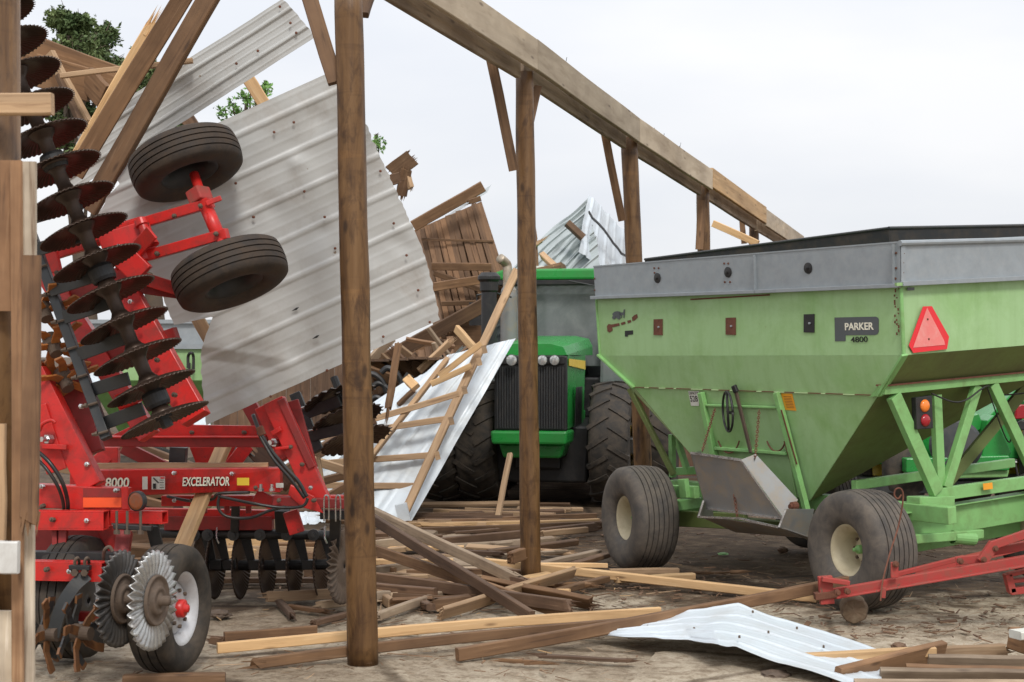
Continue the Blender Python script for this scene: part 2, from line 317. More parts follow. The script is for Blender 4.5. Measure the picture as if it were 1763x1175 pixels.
# thin concrete apron in front, its broken edge running away between the slabs
bm = bmesh.new(); prism(bm, [G(1085, 1180), G(1128, 1128), G(1240, 1112), G(1420, 1160), G(1500, 1300), G(1010, 1300)], (0, 0, .018)); tag(obj('pavement', bm, GM, bev=.006), kind='structure')
# splinters, chips and crumbs of mud
def debris(name, n, region, mat, smin, smax, seed, label, cat, flat=.25):
    r = random.Random(seed); bm = bmesh.new()
    for _ in range(n):
        px, py = region(r); p = G(px, py); s = r.uniform(smin, smax) * r.random() ** .8 + smin * .3; a = r.uniform(0, math.pi); 
        d = V((math.cos(a), math.sin(a), r.uniform(-.05, .12))); q = p + V((0, 0, .004 + s * .04))
        bar(bm, q - d * s, q + d * s, s * flat * r.uniform(.1, .4), s * flat * r.uniform(.25, 1.2), (r.uniform(-.3, .3), r.uniform(-.3, .3), 1))
    return tag(obj(name, bm, mat), label, cat, kind='stuff')
def reg_all(r):
    py = 860 + 320 * r.random() ** .75; return r.uniform(-40, 1800), py
def reg_pile(r): return r.gauss(830, 180), min(1170, max(885, r.gauss(985, 55)))
def reg_r(r): return r.uniform(1000, 1780), 900 + 200 * r.random()
debris('wood_splinters', 900, reg_all, M['brown'], .008, .06, 1, 'brown wood splinters and chips strewn over the whole yard', 'debris')
debris('pale_wood_chips', 420, reg_pile, M['new'], .008, .06, 2, 'pale fresh wood chips around the lumber pile', 'debris')
debris('bark_litter', 1300, reg_r, M['dark'], .006, .07, 3, 'dark bark and mud litter around the green wagon wheels', 'debris', .5)
debris('gravel', 700, reg_all, M['grey'], .004, .012, 4, 'small gravel crumbs lying on the yard', 'gravel', .9)
debris('straw_litter', 700, reg_all, M['tan'], .02, .09, 5, 'thin pale straw and lath slivers scattered over the ground', 'straw', .07)
debris('mud_crumbs', 1600, reg_r, M['dark'], .004, .022, 6, 'brown mud crumbs churned up around the wagon wheels', 'mud', .9)
debris('dirt_crumbs', 1200, reg_pile, M['dark'], .004, .018, 7, 'dirt crumbs between the fallen boards', 'dirt', .9)
debris('splintered_laths', 260, reg_pile, M['brown'], .05, .20, 8, 'thin brown splintered slivers tangled over the lumber pile', 'splinters', .09)
debris('pale_slivers', 150, reg_pile, M['tan'], .05, .18, 9, 'thin tan slivers tangled over the lumber pile', 'splinters', .09)
debris('yard_slivers', 120, reg_all, M['brown'], .04, .16, 10, 'long thin brown slivers lying here and there on the yard', 'splinters', .07)
# ---------------- lumber ----------------
def board_mesh(Ln, w, t, brokenA=0, brokenB=0, bow=0.0, rr=R, nseg=None):
    bm = bmesh.new(); n = nseg or max(3, int(Ln / .25)); c = min(w, t) * .12; ph = rr.uniform(0, 6)
    sec = [(-t / 2, -w / 2 + c), (-t / 2 + c, -w / 2), (t / 2 - c, -w / 2), (t / 2, -w / 2 + c), (t / 2, w / 2 - c), (t / 2 - c, w / 2), (-t / 2 + c, w / 2), (-t / 2, w / 2 - c)]
    rings = []
    for i in range(n + 1):
        s = i / n; dy = bow * math.sin(math.pi * s) + .002 * math.sin(ph + s * 9); dz = .5 * bow * math.sin(math.pi * s) + .002 * math.sin(ph * 2 + s * 7); ring = []
        for (y, z) in sec:
            dx = 0
            if i == 0 and brokenA: dx = rr.uniform(0, .1) * brokenA
            if i == n and brokenB: dx = -rr.uniform(0, .1) * brokenB
            ring.append(bm.verts.new((s * Ln + dx, y + dy, z + dz)))
        rings.append(ring)
    for a, b in zip(rings, rings[1:]):
        for k in range(8): bm.faces.new((a[k], a[(k + 1) % 8], b[(k + 1) % 8], b[k]))
    bm.faces.new(rings[0][::-1]); bm.faces.new(rings[-1])
    for (br, x, sg) in ((brokenA, 0, -1), (brokenB, Ln, 1)):
        if br:
            for _ in range(7):
                y = rr.uniform(-t / 2, t / 2) * .8; z = rr.uniform(-w / 2, w / 2) * .9; l = rr.uniform(.03, .16) * br; h = rr.uniform(.004, .014); tt = rr.uniform(.004, .012)
                vs = [bm.verts.new((x - sg * .12 * br, y - tt, z - h)), bm.verts.new((x - sg * .12 * br, y + tt, z - h)), bm.verts.new((x - sg * .12 * br, y + tt, z + h)), bm.verts.new((x - sg * .12 * br, y - tt, z + h))]
                tip = bm.verts.new((x + sg * l * .8, y + rr.uniform(-.01, .01), z + rr.uniform(-.01, .01)))
                bm.faces.new(vs)
                for k in range(4): bm.faces.new((vs[k], vs[(k + 1) % 4], tip))
    bmesh.ops.recalc_face_normals(bm, faces=bm.faces)
    me = bpy.data.meshes.new('board'); bm.to_mesh(me); bm.free(); return me
def board(name, A, B, w, t, mat, parent=None, up=(0, 0, 1), bA=0, bB=0, bow=0.0, label=None, cat='board', group=None):
    A, B = V(A), V(B); me = board_mesh((B - A).length, w, t, bA, bB, bow); me.name = name
    o = place(name, me, frame(A, B - A, up), M[mat] if isinstance(mat, str) else mat, parent)
    if label: tag(o, label, cat if not parent else None, group)
    return o
# ---------------- standing barn frame ----------------
fr = T('barn_frame', 'surviving row of brown poles carrying a long doubled timber header', 'barn frame', G(625, 1138))
ROWD = [('p1', (600, -20, 9.7), (625, 1139, 9.81), .095), ('p2', (903, 125, 13.3), (914, 1003, 13.3), .085),
        ('p3', (1083, 238, 16.9), (1112, 917, 16.9), .097), ('p4', (1210, 322, 20.4), (1219, 863, 20.4), .092), ('p5', (1298, 382, 24.2), (1302, 826, 24.2), .085)]
for nm, a, b_, r in ROWD:
    A = W(*a); B = W(*b_); B.z = -.05; n = 26; pts = [A + (B - A) * (i / n) for i in range(n + 1)]
    bm = bmesh.new(); x, y, z = basis(B - A); rings = []
    for i, p in enumerate(pts):
        ring = []
        for k in range(28):
            th = k * math.tau / 28; q = noise.noise(V((math.cos(th) * 1.5, math.sin(th) * 1.5, i * .35 + r * 90))) * .006
            rr = r * (.90 + .12 * i / n) + q; ring.append(bm.verts.new(p + (y * math.cos(th) + z * math.sin(th)) * rr))
        rings.append(ring)
    for a_, c_ in zip(rings, rings[1:]):
        for k in range(28): bm.faces.new((a_[k], a_[(k + 1) % 28], c_[(k + 1) % 28], c_[k]))
    bm.faces.new(rings[0]); bm.faces.new(rings[-1][::-1])
    obj('post', bm, M['pole'], fr, smooth=True)
post0 = TUBE([W(-8, -30, 6.45), W(-4, 1250, 6.45)], .098, 24); obj('post', post0, M['pole'], fr, smooth=True)
# header: near plank (upper) and inner plank whose lower strip shows; stations (px, top row, lower row, D)
ST = [(640, -128, 9.9), (921, 68, 13.15), (1098, 204, 16.75), (1224, 293, 20.2), (1317, 360, 23.9), (1382, 407, 28.5)]
BH = .258
def hp(i): px, py, D = ST[i]; return W(px, py, D)
HM = ['beam', 'beam', 'beam', 'new', 'beam']
header = None
for i in range(5):
    A, B = hp(i), hp(i + 1); d = (B - A).normalized(); side = d.cross(V((0, 0, 1))).normalized()
    e = .004
    if header is None:
        header = board('header_beam', A - V((0, 0, BH / 2)), B - V((0, 0, BH / 2)) - d * e, BH, .05, 'beam', fr)
    else:
        board('header_board', A - V((0, 0, BH / 2 - (.03 if i == 3 else 0))) + side * (.006 if i == 3 else 0) + d * e, B - V((0, 0, BH / 2 - (.03 if i == 3 else 0))) - d * e, BH * (.98 if i == 3 else 1), .05, 'new' if i == 3 else 'beam', fr, label='paler fresh yellow header board' if i == 3 else None)
    A2 = A - side * .15; B2 = B - side * .15; dz = V((0, 0, BH / 2 + .07))
    board('inner_header_board', A2 - dz + d * .1, B2 - dz - d * .004, BH - .02, .05, 'grey', fr)
for (a, Da, b_, Db, w, mt) in [((530, -12), 9.9, (578, 143), 9.75, .10, 'brown'), ((635, -12), 10.1, (622, 26), 9.95, .09, 'brown'),
        ((845, 98), 13.0, (885, 294), 13.15, .085, 'brown'), ((925, 150), 13.6, (905, 235), 13.4, .08, 'brown'),
        ((1041, 230), 16.5, (1071, 380), 16.8, .085, 'brown'), ((1208, 345), 20.3, (1204, 430), 20.3, .10, 'brown'),
        ((1277, 377), 24, (1281, 420), 24, .08, 'brown')]:
    board('knee_brace', W(*a, Da), W(*b_, Db), w, .045, mt, fr, up=(1, 0, 0))
# nails sticking out of the header and posts
bm = bmesh.new()
for i in range(14):
    t_ = R.random(); k = R.randrange(4); p = hp(k).lerp(hp(k + 1), t_); q = p + V((R.uniform(-.03, .03), R.uniform(-.05, .05), R.uniform(.02, .06))); tube(bm, [p - V((0, 0, .02)), q], .0028, 4)
obj('nails', bm, M['black'], fr)
# loose pieces nailed to or hanging by the frame
board('loose_board', W(1228, 385, 20.9), W(1305, 420, 20.5), .09, .04, 'new', up=(0, 0, 1), label='pale board poking out behind the fourth pole above the wagon', cat='board')
# ---------------- near wall remains at the left edge ----------------
lw = T('board_wall', 'remains of a weathered board wall at the left edge nearest the camera', 'wall', G(30, 1400))
def vb(name, x0, y0, x1, y1, D, mt, t=.03, **k):
    c = (x0 + x1) / 2; w = (x1 - x0) / F * D; return board(name, W(c, y0, D), W(c + k.pop('lean', 0), y1, D), w, t, mt, lw, up=(1, 0, 0), **k)
mz = {'oldwhite': wood('peeling_board', (.16, .10, .06), (.47, .40, .31), (.66, .60, .52), stain=.8), 'oldbrown': wood('wall_board', (.10, .05, .026), (.25, .135, .066), (.38, .235, .13), stain=.75)}
vb('wall_board', -20, 277, 20, 536, 6.3, mz['oldbrown']); vb('wall_board', 19, 277, 38, 1300, 6.25, mz['oldbrown'], lean=4)
vb('wall_board', 35, 279, 62, 1300, 6.32, mz['oldwhite'], label='weathered board with flaking white paint', lean=-3)
vb('wall_board', 41, 440, 71, 908, 6.18, mz['oldbrown'], bB=.5, lean=-5); vb('wall_board', -30, 730, 10, 930, 6.35, M['tan'])
vb('wall_board', -30, 536, 16, 740, 6.5, M['dark']); vb('wall_board', -40, 1052, 24, 1300, 6.3, mz['oldwhite'])
vb('wall_board', -40, 975, 18, 1050, 6.4, M['dark'], bB=.6)
board('painted_block', W(-30, 959, 6.12), W(32, 960, 6.12), .125, .04, paint('white_board_paint', (.62, .61, .58), .6, amt=.5), lw)
board('nailed_block', W(-40, 182, 6.25), W(91, 179, 6.25), .085, .05, 'tan', lw)
for i in range(4): board('rail_board', W(-40, 1030 + 22 * i, 6.45), W(20, 1028 + 22 * i, 6.42), .04, .03, ['dark', 'brown', 'tan', 'dark'][i], lw)
# ---------------- wheels ----------------
def tyre_prof(Ro, w, rim, ribs=0, groove=.012, gw=.01, crown=.03):
    h = w / 2; p = [(rim, -h * .62), (rim + .012, -h * .80)]
    for a in range(1, 7):                            # sidewall bulge
        s = a / 7; p.append((rim + .012 + (Ro - crown - rim - .03) * s, -h * (.80 + .2 * math.sin(math.pi * (.08 + s * .62)))))
    p += [(Ro - crown * 1.25, -h * .93), (Ro - crown * .8, -h * .86)]
    if ribs:
        n = ribs; x0, x1 = -h * .82, h * .82
        for k in range(n):
            a = x0 + (x1 - x0) * k / n; b_ = x0 + (x1 - x0) * (k + 1) / n
            for q, dr in ((a + gw / 2, 0), (b_ - gw / 2, 0)) + (((b_ - gw / 3, -groove), (b_ + gw / 3, -groove)) if k < n - 1 else ()):
                p.append((Ro - crown * .75 * (abs(q) / h) ** 2.2 + dr, q))
    else:
        for k in range(9):
            q = -h * .8 + 1.6 * h * k / 8; p.append((Ro - crown * .75 * (abs(q) / h) ** 2.2, q))
    q = [(r, -x) for r, x in p[:10]][::-1]
    return p + q
def wheel(parent, c, ax, Ro, w, rim, rmat, tmat, ribs=0, hub=None, name='wheel', label=None, cat=None, lug=None, groove=.012, dish=.5):
    """ax points to the outer face; thing/part 'wheel' = hub disc, sub-parts tyre and rim"""
    c = V(c); ax = V(ax).normalized(); h = w / 2
    prof = [(rim + .012, h * .66), (rim - .004, h * .68), (rim - .012, h * .5), (rim - .05, h * .42), (rim - .055, -h * .3)]
    disc_ = [(rim - .05, -h * .25), (rim - .06, h * (dish - .55)), (rim * .62, h * (dish - .45)), (rim * .42, h * (dish - .30)), (rim * .38, h * (dish - .32)), (0, h * (dish - .32))]
    whl = obj(name, LATHE(c, ax, [(rim - .045, -h * .3)] + disc_, 40), M[rmat], parent, smooth=True)
    obj('rim', LATHE(c, ax, [(rim - .055, -h * .6), (rim + .01, -h * .66), (rim + .01, -h * .6), (rim - .03, -h * .4), (rim - .03, h * .35), (rim - .02, h * .5), (rim + .008, h * .58), (rim + .016, h * .68), (rim - .002, h * .70), (rim - .014, h * .6), (rim - .05, h * .42), (rim - .055, -h * .6)], 48), M[rmat], whl, smooth=True)
    bm = LATHE(c, ax, tyre_prof(Ro, w, rim, ribs, groove), 72)
    o = obj('tyre', bm, M[tmat], whl, smooth=True)
    m = o.modifiers.new('e', 'EDGE_SPLIT'); m.split_angle = math.radians(38)
    if hub:
        hm, hr = hub; obj('hub', LATHE(c, ax, [(hr, h * (dish - .35)), (hr, h * (dish - .05)), (hr * .8, h * dish), (hr * .45, h * (dish + .02)), (hr * .42, h * (dish + .16)), (0, h * (dish + .2))], 20), M[hm], whl, smooth=True)
        bm = bmesh.new(); x, y, z = basis(ax)
        for k in range(8):
            a = k * math.tau / 8; p = c + x * h * (dish - .34) + (y * math.cos(a) + z * math.sin(a)) * (rim * .5)
            lathe(bm, p, ax, [(.013, 0), (.013, .016), (0, .018)], 6)
        obj('wheel_nuts', bm, M['earth'], whl)
    if lug: lug(whl, c, ax, Ro, w)
    return whl
# ---------------- grain wagon ----------------
th = math.radians(3.3)
S = V((-.545, .838, 0)).normalized(); R0 = V((.838, .545, 0)).normalized()
Rv = (R0 * math.cos(th) + V((0, 0, 1)) * math.sin(th)); U = (V((0, 0, 1)) * math.cos(th) - R0 * math.sin(th))
C = W(1549, 418, 11.6)
SIDE = PL(C, S, U); nS = SIDE.n; nS = nS if nS.dot(Rv) > 0 else -nS
def sv(px, py, v=0.0): return PL(C + Rv * v, S, U).hit(px, py)          # on the side plane pushed in by v
REAR = PL(C, Rv, U)
def ru(px, py, u=0.0): return PL(C + S * u, Rv, U).hit(px, py)          # on the rear plane pushed forward by u
wg = T('grain_wagon', 'large pale green gravity grain wagon with galvanised sideboards and slow vehicle triangle', 'grain wagon', V((2.6, 12.8, 0)))
BW = 2.42
crR = sv(1556, 612); crL = sv(1033, 613)
LOW = PL(crR, S, -U + Rv * .16)                                          # lower wall leans in a little
def lo(px, py, off=0.0): n = LOW.n if LOW.n.dot(Rv) > 0 else -LOW.n; return PL(crR + n * off, S, -U + Rv * .16).hit(px, py)
topR = sv(1549.5, 491); topL = sv(1027, 514)
seamR = lo(1512, 681); seamL = lo(1093, 667); botR = lo(1395, 862); botL = lo(1215, 812)
uR = lambda p: (p - C).dot(S)
# body shell (side, rear, front, far side) with real sheet thickness
bm = bmesh.new()
def quad(bm, *p): bm.faces.new([bm.verts.new(q) for q in p])
crLf = crL + Rv * BW; crRf = crR + Rv * BW
quad(bm, topL, topR, crR, crL); quad(bm, topR, topR + Rv * BW, crRf, crR); quad(bm, topL, crL, crLf, topL + Rv * BW); quad(bm, topL + Rv * BW, crLf, crRf, topR + Rv * BW)
body = obj('upper_body', bm, M['wagon'], wg, solid=.008)
bm = bmesh.new(); bm.faces.new([bm.verts.new(q) for q in (crL, crR, seamR, botR, botL, seamL)]); obj('lower_side', bm, M['wagon'], wg, solid=.008)
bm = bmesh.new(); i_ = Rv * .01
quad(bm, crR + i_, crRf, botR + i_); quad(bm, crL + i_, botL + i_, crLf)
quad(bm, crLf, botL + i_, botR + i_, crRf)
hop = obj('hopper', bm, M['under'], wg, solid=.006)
# ribs pressed along the edges and the welded seam
bm = bmesh.new()
sm0 = lo(1093, 667, -.012); sm1 = lo(1512, 681, -.012); bar(bm, sm0, sm1, .007, .010)
obj('weld_seam', bm, M['rust'], wg)
bm = bmesh.new()
for t0, t1 in ((.05, .07), (.12, .15), (.19, .2), (.27, .32), (.36, .39), (.44, .45), (.55, .57), (.62, .66), (.70, .75), (.80, .815), (.88, .92)): bar(bm, sm0.lerp(sm1, t0) - nS * .004, sm0.lerp(sm1, t1) - nS * .002, .008, .010)
obj('seam_patch', bm, paint('pale_seam_paint', (.42, .56, .28), .6), wg)
bm = bmesh.new()
tube(bm, [sv(1551, 492, -.006), sv(1556, 612, -.006)], .016, 8); bar(bm, lo(1558, 611, -.012), lo(1514, 682, -.012), .06, .02, nS); bar(bm, lo(1031, 611, -.012), lo(1093, 668, -.012), .06, .02, nS)
tube(bm, [sv(1027, 516, -.004), sv(1033, 612, -.004)], .014, 8)
obj('corner_trim', bm, M['olive'], wg, bev=.004)
bm = bmesh.new(); bar(bm, sv(1189, 516, -.007), sv(1325, 508, -.007), .012, .006); obj('scratched_strip', bm, M['rust'], wg)
bm = bmesh.new()                                                          # rust flakes down the rear corner
for k in range(16): p = sv(1547 - R.uniform(-2, 7), 500 + k * 5.2 + R.uniform(-2, 2), -.0175); bar(bm, p, p + U * R.uniform(.008, .03), .012, .004, nS)
obj('corner_rust', bm, M['rust'], wg)
# galvanised extension
g = bmesh.new(); e1 = sv(1022, 460, -.03); e2 = sv(1549, 418, -.03); e3 = sv(1551, 489, -.03); e4 = sv(1025, 513, -.03)
prism(g, [e1, e2, e3, e4], Rv * .012); 
obj('sideboard', g, M['galv'], wg)
r1 = ru(1549, 419, -.03); r2 = ru(1800, 405, -.03); r3 = ru(1800, 477, -.03); r4 = ru(1551, 489, -.03)
def ext(p0, p1, d): return p0 + (p1 - p0).normalized() * d
r2 = ext(r1, r2, BW + .06); r3 = ext(r4, r3, BW + .06)
g = bmesh.new(); prism(g, [r1 + Rv * .012, r2, r3, r4 + Rv * .012], S * .012); obj('tailboard', g, M['galv'], wg)
g = bmesh.new(); prism(g, [e1 + Rv * .014, e1 + Rv * (BW + .04), e4 + Rv * (BW + .04), e4 + Rv * .014], -S * .012); obj('headboard', g, M['galv'], wg)
g = bmesh.new(); prism(g, [e1 + Rv * (BW + .05), e2 + Rv * (BW + .05), e3 + Rv * (BW + .05), e4 + Rv * (BW + .05)], Rv * .012); obj('sideboard', g, M['galv'], wg)
g = bmesh.new(); bar(g, sv(1018, 513, -.045), sv(1300, 502.5, -.045), .03, .03, U); bar(g, sv(1301, 502.5, -.048), sv(1549, 492, -.048), .03, .03, U)
bar(g, ru(1553, 489, -.045), ru(1553, 489, -.045) + Rv * BW, .035, .03, U); obj('lower_flange', g, M['galv'], wg, bev=.003)
g = bmesh.new(); tube(g, [ru(1549, 419, -.04), ru(1549, 419, -.04) + Rv * BW], .022, 10); bar(g, e1 + U * .004 + Rv * .01, e2 + U * .004 + Rv * .01, .012, .03, U)
obj('top_flange', g, M['galv'], wg)
g = bmesh.new()
for u_ in (1301,): bar(g, sv(u_, 439, -.034), sv(u_ + 1, 502, -.034), .05, .004, nS)
for px in (1540, 1553): bar(g, sv(px, 420, -.036) if px < 1549 else ru(px + 2, 420, -.036), sv(px + .5, 489, -.036) if px < 1549 else ru(px + 2.5, 488, -.036), .045, .004, nS)
obj('lap_joint', g, M['galv'], wg)
for (px, py, v) in ((1132, 479, 0), (1253.5, 469, 0), (1391.5, 462, 0)):
    c = sv(px, py, -.032); q = obj('bolt_washer', LATHE(c, -nS, [(.044, 0), (.044, .006), (.03, .009), (.012, .012), (.012, .022), (0, .024)], 24), M['black'], wg, smooth=False)
g = bmesh.new()
for px, py in ((1126.5, 462), (1134, 462), (1127, 470), (1247, 454), (1254, 454), (1248, 486), (1257, 486), (1543, 436), (1543, 462), (1542, 480), (1024, 480), (1024, 500)): lathe(g, sv(px, py, -.032), -nS, [(.009, 0), (.009, .005), (0, .007)], 8)
for px, py in ((1556, 437), (1555, 453), (1555, 470)): lathe(g, ru(px, py, -.032), -S, [(.009, 0), (.009, .005), (0, .007)], 8)
obj('rivets', g, M['rust'], wg)
# black roll tarp frame on top
g = bmesh.new()
tA = W(1110, 447, 15.2); tB = W(1530, 393, 13.0); 
tC = ext(tB, tB + Rv, BW - .25) ; tD = tA + (tC - tB) * .8
prism(g, [tA, tB, tB - U * .19, tA - U * .04], Rv * .012); prism(g, [tB + Rv * .014, tC, tC - U * .19, tB - U * .19 + Rv * .014], S * .012)
obj('inner_rim', g, paint('black_rim_lining', (.012, .013, .014), .6), wg)
g = bmesh.new(); tube(g, [tA, tB], .012, 8); tube(g, [tB, tC], .014, 8); obj('rim_pipe', g, M['slate'], wg)
# backing plates, decals, writing
for px, py, w_, h_, mt in ((1133.5, 563.5, 15, 28, 'rust'), (1258.5, 562, 17, 30, 'rust'), (1393.5, 557, 18, 32, 'black')):
    g = bmesh.new(); prism(g, [sv(px - w_ / 2, py - h_ / 2 + .5, -.006), sv(px + w_ / 2, py - h_ / 2, -.006), sv(px + w_ / 2, py + h_ / 2, -.006), sv(px - w_ / 2, py + h_ / 2 - .5, -.006)], -nS * .006)
    pl_ = obj('bolt_plate', g, M[mt], wg); obj('bolt', LATHE(sv(px + 1, py, -.012), -nS, [(.009, 0), (.009, .012), (0, .014)], 8), M['galv'], pl_)
g = bmesh.new(); prism(g, [sv(*q, -.0055) for q in ((1437, 547), (1508, 545.5), (1512, 547.5), (1513, 551), (1513, 571), (1511, 575.5), (1507, 577), (1456, 577.5), (1456, 587.5), (1438, 588))], -nS * .002)
dc = obj('maker_decal', g, M['decal'], wg)
px_ = lambda a, b_: (sv(*b_, -.008) - sv(*a, -.008))
def side_text(s, mat, x0, y0, x1, y1, ytop, par, **k):
    a = sv(x0, y0, -.0085); b_ = sv(x1, y1, -.0085); t_ = sv(x0, ytop, -.0085)
    return text(s, mat, par, a, b_ - a, t_ - a, (b_ - a).length, (t_ - a).length, .0015, **k)
side_text('PARKER', M['letter'], 1455, 569, 1504, 568, 556.5, wg, bold=.02)
side_text('4800', M['ink'], 1465, 590, 1494, 589, 580.5, wg, bold=.006)
# worn emblem: a little covered wagon and horse over a sloping worn line of lettering
g = bmesh.new()
def blob(g, pts, off=-.006): prism(g, [sv(x, y, off) for x, y in pts], -nS * .0015)
blob(g, [(1054, 541), (1058, 537), (1063, 536), (1068, 537), (1069, 543), (1066, 547), (1058, 548)]); blob(g, [(1067, 538.5), (1071, 538), (1071, 543), (1066.5, 543.5)])
for cx_, cy_ in ((1057, 547), (1065, 547)): blob(g, [(cx_ + 3.2 * math.cos(a * .7), cy_ + 3.2 * math.sin(a * .7)) for a in range(9)], -.0085)
blob(g, [(1069, 539), (1073, 538), (1074, 533), (1076, 533), (1075.5, 542), (1075, 548), (1073.6, 548), (1073.4, 543), (1071, 543), (1070.6, 548), (1069.4, 548)], -.0077)
emb = obj('worn_emblem', g, M['decal'], wg)
g = bmesh.new(); blob(g, [(1045, 562), (1048, 558), (1053, 559), (1066, 556.5), (1067, 561), (1054, 564), (1055, 569), (1050, 573), (1046, 571)])
blob(g, [(1069, 556), (1076, 554), (1077, 558), (1070, 560)]); blob(g, [(1080, 552.5), (1086, 551), (1087, 555), (1081, 557)]); blob(g, [(1088, 547), (1092, 543), (1097, 541), (1098, 547), (1093, 552), (1089, 553)])
obj('worn_lettering', g, M['rust'], wg)
g = bmesh.new(); blob(g, [(1076, 570), (1090, 569), (1090, 576), (1081, 577), (1081, 580), (1076, 580)]); obj('small_decal', g, M['ink'], wg)
# capacity sticker, warning sticker
def lowpatch(pts, mat, name, off=-.006):
    n = LOW.n if LOW.n.dot(Rv) > 0 else -LOW.n; g = bmesh.new(); prism(g, [lo(x, y, off) for x, y in pts], -n * .002); return obj(name, g, mat, wg)
lowpatch([(1185, 673.5), (1203, 673.5), (1203.5, 699), (1190, 699)], M['label'], 'capacity_sticker')
lowpatch([(1344, 677.5), (1364, 678), (1371, 707.5), (1350.5, 706)], M['orange'], 'warning_sticker')
def low_text(s, mat, x0, y0, x1, y1, ytop, **k):
    a = lo(x0, y0, -.0085); b_ = lo(x1, y1, -.0085); t_ = lo(x0, ytop, -.0085)
    return text(s, mat, wg, a, b_ - a, t_ - a, (b_ - a).length, (t_ - a).length, .001, **k)
low_text('528', M['ink'], 1189, 692, 1202, 692, 682, bold=.01); low_text('CAPACITY', M['ink'], 1186.5, 679.5, 1202, 679.5, 675)
bm = bmesh.new()
for k in range(8): bar(bm, lo(1349 + k * .75, 683 + k * 2.7, -.0092), lo(1362 + k * .8, 683.6 + k * 2.7, -.0092), .003, .001, U)
obj('warning_text', bm, M['rust'], wg)
# slow vehicle triangle on the rear
def rr_(px, py, u=-.012): return ru(px, py, u)
g = bmesh.new(); prism(g, [rr_(*q) for q in ((1589, 528), (1604, 527.5), (1633.5, 580), (1630, 601.5), (1572, 608), (1564.5, 595))], -S * .003)
svt = obj('slow_vehicle_sign', g, M['signred'], wg)
g = bmesh.new(); prism(g, [rr_(*q, -.0165) for q in ((1596, 530), (1625, 586), (1627, 594), (1572, 599))], -S * .0015); obj('sign_face', g, M['signpink'], svt)
g = bmesh.new()
for q in ((1597, 550), (1599, 584)): lathe(g, rr_(*q, -.018), -S, [(.008, 0), (.008, .004), (0, .006)], 8)
obj('sign_rivets', g, M['rust'], svt)
g = bmesh.new(); prism(g, [ru(*q, -.03) for q in ((1540, 487.5), (1556, 486.5), (1557, 492), (1541, 493))], -S * .02); obj('corner_cap', g, M['wagon'], wg)
lbl = bmesh.new(); prism(lbl, [ru(*q, -.006) for q in ((1562, 495.5), (1574, 495), (1574, 500), (1562, 500.5))], -S * .002); obj('serial_plate', lbl, M['decal'], wg)
# rear truss frame
uT = uR(lo(1518, 676)) - .03
def rt(px, py, du=0.0): return ru(px, py, uT + du)
def rbar(g, a, b_, wpx, t=.06, du=0.0):
    A = rt(*a, du); B = rt(*b_, du); w_ = wpx / F * ((A.y + B.y) / 2); d = (B - A).normalized(); up = d.cross(S); bar(g, A, B, w_, t, up)
for nm, a, b_, w_, t_, du in (('top_rail', (1518, 672), (1900, 634), 15, .07, .0), ('diagonal_strut', (1538, 681), (1612, 848), 25, .06, -.01), ('upright_strut', (1611, 680), (1618, 838), 19, .05, .03),
        ('diagonal_strut', (1682, 664), (1628, 840), 19, .05, .008), ('diagonal_strut', (1708, 662), (1790, 836), 20, .05, -.006), ('bottom_rail', (1605, 853), (1900, 812), 21, .06, .012)):
    g = bmesh.new(); rbar(g, a, b_, w_, t_, du); obj(nm, g, M['olive'], wg, bev=.004)
g = bmesh.new(); A = rt(1518, 664); bar(g, A, A + Rv * (BW - .1), .012, .12, U); obj('rail_lip', g, M['rust'], wg)
g = bmesh.new(); prism(g, [lo(*q, -.02) for q in ((1536, 650), (1520, 681), (1498, 684), (1512, 668))], -nS * .012); obj('gusset_plate', g, M['olive'], wg)
g = bmesh.new(); prism(g, [rt(*q, -.05) for q in ((1692, 833), (1708, 831), (1709, 842), (1693, 844))], -S * .003); obj('yellow_sticker', g, M['orange'], wg)
# lamps on the truss
g = bmesh.new(); prism(g, [rt(*q, -.07) for q in ((1577, 685), (1605, 681), (1607, 738), (1579, 740))], S * .05)
lampb = obj('tail_lamp', g, M['black'], wg, bev=.006)
for q, mt in (((1592, 699), 'amber'), ((1593, 724), 'redlens')):
    obj('lamp_lens', LATHE(rt(*q, -.07), -S, [(.048, 0), (.048, .008), (.035, .02), (.014, .026), (0, .027)], 24), M[mt], lampb, smooth=True)
g = bmesh.new(); tube(g, curve_pts([rt(1604, 678, -.06), rt(1640, 692, -.07), rt(1665, 688, -.06), rt(1700, 665, -.05), rt(1720, 680, .1), rt(1775, 676, .1)]), .007, 6)
tube(g, curve_pts([rt(1700, 668, -.05), rt(1735, 760, .05), rt(1748, 730, .05), rt(1775, 722, .1)]), .006, 6); obj('lamp_wire', g, M['hose'], wg)
# far corner braces and front truss
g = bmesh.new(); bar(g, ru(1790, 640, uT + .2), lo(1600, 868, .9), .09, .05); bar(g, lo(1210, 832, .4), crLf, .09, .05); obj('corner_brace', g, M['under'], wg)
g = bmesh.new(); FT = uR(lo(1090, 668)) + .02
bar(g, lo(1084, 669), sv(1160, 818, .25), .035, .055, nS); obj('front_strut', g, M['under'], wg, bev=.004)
g = bmesh.new(); bar(g, sv(1157, 748, .3), sv(1158, 822, .3), .05, .05, nS); bar(g, sv(1165, 755, .45), sv(1185, 815, .5), .05, .05, nS); bar(g, sv(1160, 812, .45), sv(1240, 808, .6), .07, .05, U); obj('front_post', g, M['olive'], wg, bev=.004)
